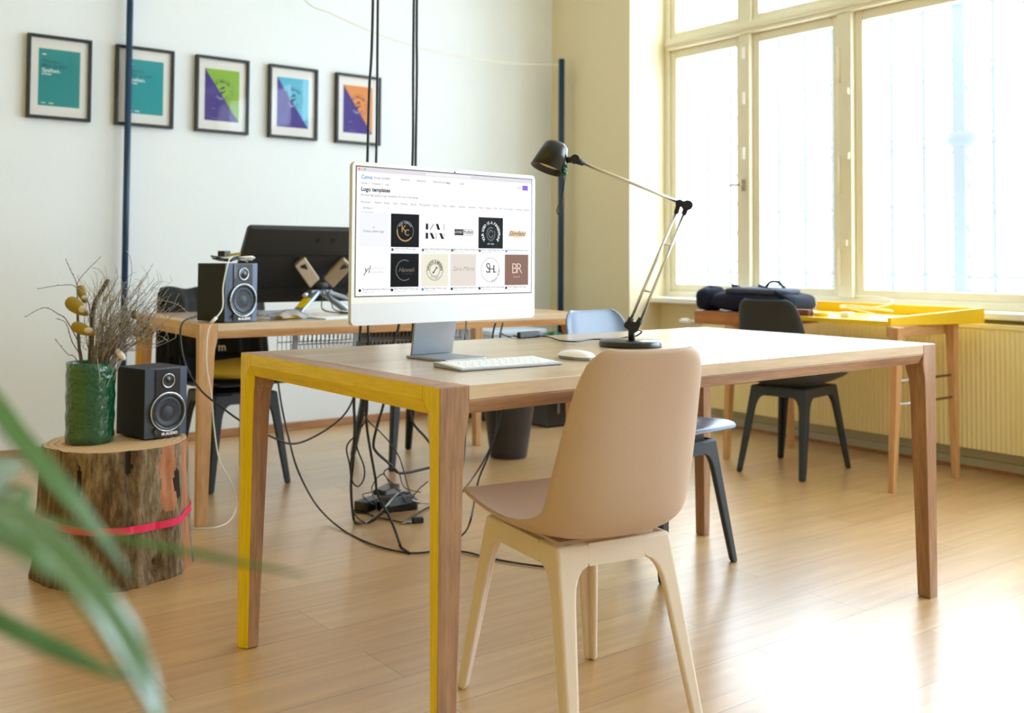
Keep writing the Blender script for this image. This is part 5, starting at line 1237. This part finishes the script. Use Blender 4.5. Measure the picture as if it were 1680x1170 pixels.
MB().tube(smooth_pts([Vector((-0.145, -0.14, 0.07)), Vector((-0.18, -0.24, 0.045)), Vector((-0.235, -0.30, 0.0)), Vector((-0.25, -0.34, -0.06)), Vector((-0.25, -0.36, -0.12))], 8), 0.011, 8, flatk=0.5).build('loose_strap', M['navy'], BP, fix=False)
o = MB().box(-0.022, 0.022, -0.05, 0.05, 0, 0.03).build('card_box', M['brown_tape'], None, loc=(4.05, 3.04, 0.7225), bevel=0.003); tag(o, 'small reddish brown box beside the backpack on the yellow desk', 'box')
o = MB().lathe([(0.022, 0), (0.034, 0), (0.034, 0.018), (0.022, 0.018), (0.022, 0)], 28, caps=False).build('tape_roll', M['sticker'], None, loc=(4.08, 2.955, 0.7225)); tag(o, 'yellow tape roll beside the white cable on the yellow desk', 'tape')
pts = []
for k in range(16):
    a = 2*PI*k/7.0; pts.append(Vector((4.30+0.085*math.cos(a), 2.86+0.13*math.sin(a), 0.7265+0.0035*k+0.035*max(0, math.sin(k*0.55)))))
cable('charging_cable', 'cream charging cable curled on the yellow desk by the window', pts, 0.0036, M['cable_wht'])
o = MB().prism(rrect(0.05, 0.05, 0.008, 4), 0, 0.024, lambda a, b, h: Vector((a, b, h))).build('charger_plug', M['white_paint'], None, loc=(4.12, 2.84, 0.7225), bevel=0.004); tag(o, 'white square charger lying left of the curled cable', 'charger')

# ------------------------------------------------------------------ strap leaved plant in front of the lens, left
FP = thing('strap_leaved_plant', 'green strap leaved plant, out of focus at the lower left corner', 'plant', (-0.42, 0.52, 0))
def leaf(label, pts, w, mat='leaf'):
    P = smooth_pts(pts, 10); n = len(P); mb = MB(); vs = []; fs = []
    for i, p in enumerate(P):
        t = (P[min(i+1, n-1)]-P[max(i-1, 0)]).normalized()
        nrm = Vector((0.25, -0.3, 1.0)).normalized(); sd = t.cross(nrm).normalized(); nr = sd.cross(t)
        f = i/(n-1); ww = w/2*min(1, 0.55+2.2*f)*min(1, (1-f)*3.2+0.04)
        for q in (-1, -0.5, 0, 0.5, 1): vs.append(p-FP.location+sd*ww*q+nr*ww*0.35*abs(q))
    for i in range(n-1):
        for q in range(4): fs.append((i*5+q, i*5+q+1, (i+1)*5+q+1, (i+1)*5+q))
    mb.add(vs, fs, 0, True); return mb.build('leaf', M[mat], FP, solid=0.0012, fix=False)
CR = Vector((-0.44, 0.62, 0.80))
FPL = Vector((-0.42, 0.52, 0))
stem_top = FPL+Vector((0, 0, 0.78))
leaf(None, [stem_top, pd(-160, 800, 0.532), pd(-40, 815, 0.484), pd(50, 880, 0.459), pd(130, 965, 0.443), pd(195, 1055, 0.436), pd(245, 1150, 0.428), pd(285, 1270, 0.428)], 0.0215, 'leaf_gloss')
leaf(None, [stem_top, pd(-200, 560, 0.564), pd(-60, 620, 0.532), pd(25, 720, 0.516), pd(95, 805, 0.508), pd(160, 880, 0.508), pd(215, 950, 0.508)], 0.0156)
leaf(None, [stem_top, pd(-250, 960, 0.516), pd(-100, 980, 0.499), pd(0, 1030, 0.484), pd(80, 1068, 0.484), pd(160, 1100, 0.484), pd(225, 1118, 0.491)], 0.0149)
leaf(None, [stem_top, pd(-120, 830, 0.605), pd(40, 850, 0.580), pd(170, 880, 0.564), pd(300, 908, 0.564), pd(400, 926, 0.564), pd(500, 944, 0.564)], 0.0074)
leaf(None, [stem_top, pd(-260, 760, 0.484), pd(-140, 830, 0.451), pd(-40, 880, 0.419), pd(30, 905, 0.403), pd(90, 950, 0.403)], 0.0231)
leaf(None, [stem_top, Vector((-0.48, 0.50, 0.95)), Vector((-0.62, 0.55, 0.98)), Vector((-0.76, 0.6, 0.88))], 0.0198)
leaf(None, [stem_top, Vector((-0.44, 0.30, 0.96)), Vector((-0.55, 0.14, 0.95)), Vector((-0.66, 0.02, 0.82))], 0.0198)
leaf(None, [stem_top, Vector((-0.42, 0.55, 0.98)), Vector((-0.50, 0.68, 1.02)), Vector((-0.58, 0.8, 0.95))], 0.0181)
MB().tube(smooth_pts([Vector((0, 0, 0.25)), Vector((0.012, 0.0, 0.45)), Vector((-0.005, 0.006, 0.65)), Vector((0, 0, 0.79))], 6), [0.017-0.0003*i for i in range(19)], 12).build('stem', M['branch'], FP, fix=False)
MB().lathe([(0.001, 0), (0.11, 0), (0.145, 0.27), (0.150, 0.28), (0.137, 0.28), (0.125, 0.24), (0.001, 0.24)], 40).build('pot', M['white_paint'], FP)
MB().lathe([(0.001, 0.251), (0.12, 0.246), (0.12, 0.241), (0.001, 0.241)], 32).build('soil', M['soil'], FP)

# ------------------------------------------------------------------ daylight
world = bpy.data.worlds.new('daylight'); scn.world = world; world.use_nodes = True
bg = world.node_tree.nodes['Background']; bg.inputs['Color'].default_value = (0.69, 0.85, 1.0, 1); bg.inputs['Strength'].default_value = 14.0
def portal(name, y0, y1):
    l = bpy.data.lights.new(name, 'AREA'); l.shape = 'RECTANGLE'; l.size = abs(y1-y0); l.size_y = 2.25; l.cycles.is_portal = True
    o = bpy.data.objects.new(name, l); COL.objects.link(o); o.location = (4.97, (y0+y1)/2, 1.87); o.rotation_euler = (0, R(90), 0)
    o.rotation_euler = (R(90), 0, R(90)); o['kind'] = 'helper'
    return o
portal('daylight_portal', 2.25, NY); portal('daylight_portal', -1.7, 1.70)

# ------------------------------------------------------------------ camera
cam = bpy.data.cameras.new('camera'); co = bpy.data.objects.new('camera', cam); COL.objects.link(co)
cam.sensor_fit = 'HORIZONTAL'; cam.sensor_width = 36.0; cam.lens = F_PX*36.0/1680.0
cam.shift_x = 0.0; cam.shift_y = (CY-585.0)/1680.0
Mx = Matrix((RT, UP, -fw)).transposed().to_4x4(); Mx.translation = CAM; co.matrix_world = Mx
cam.clip_start = 0.02; cam.clip_end = 100
cam.dof.use_dof = True; cam.dof.focus_distance = 2.5; cam.dof.aperture_fstop = 3.6
scn.camera = co
scn.view_settings.view_transform = 'Standard'; scn.view_settings.look = 'None'; scn.view_settings.gamma = 1.0
scn.view_settings.use_curve_mapping = False; scn.view_settings.exposure = 0.0
scn.cycles.use_denoising = True
scn.cycles.max_bounces = 12; scn.cycles.diffuse_bounces = 8; scn.cycles.transparent_max_bounces = 16
scn.cycles.sample_clamp_indirect = 6.0
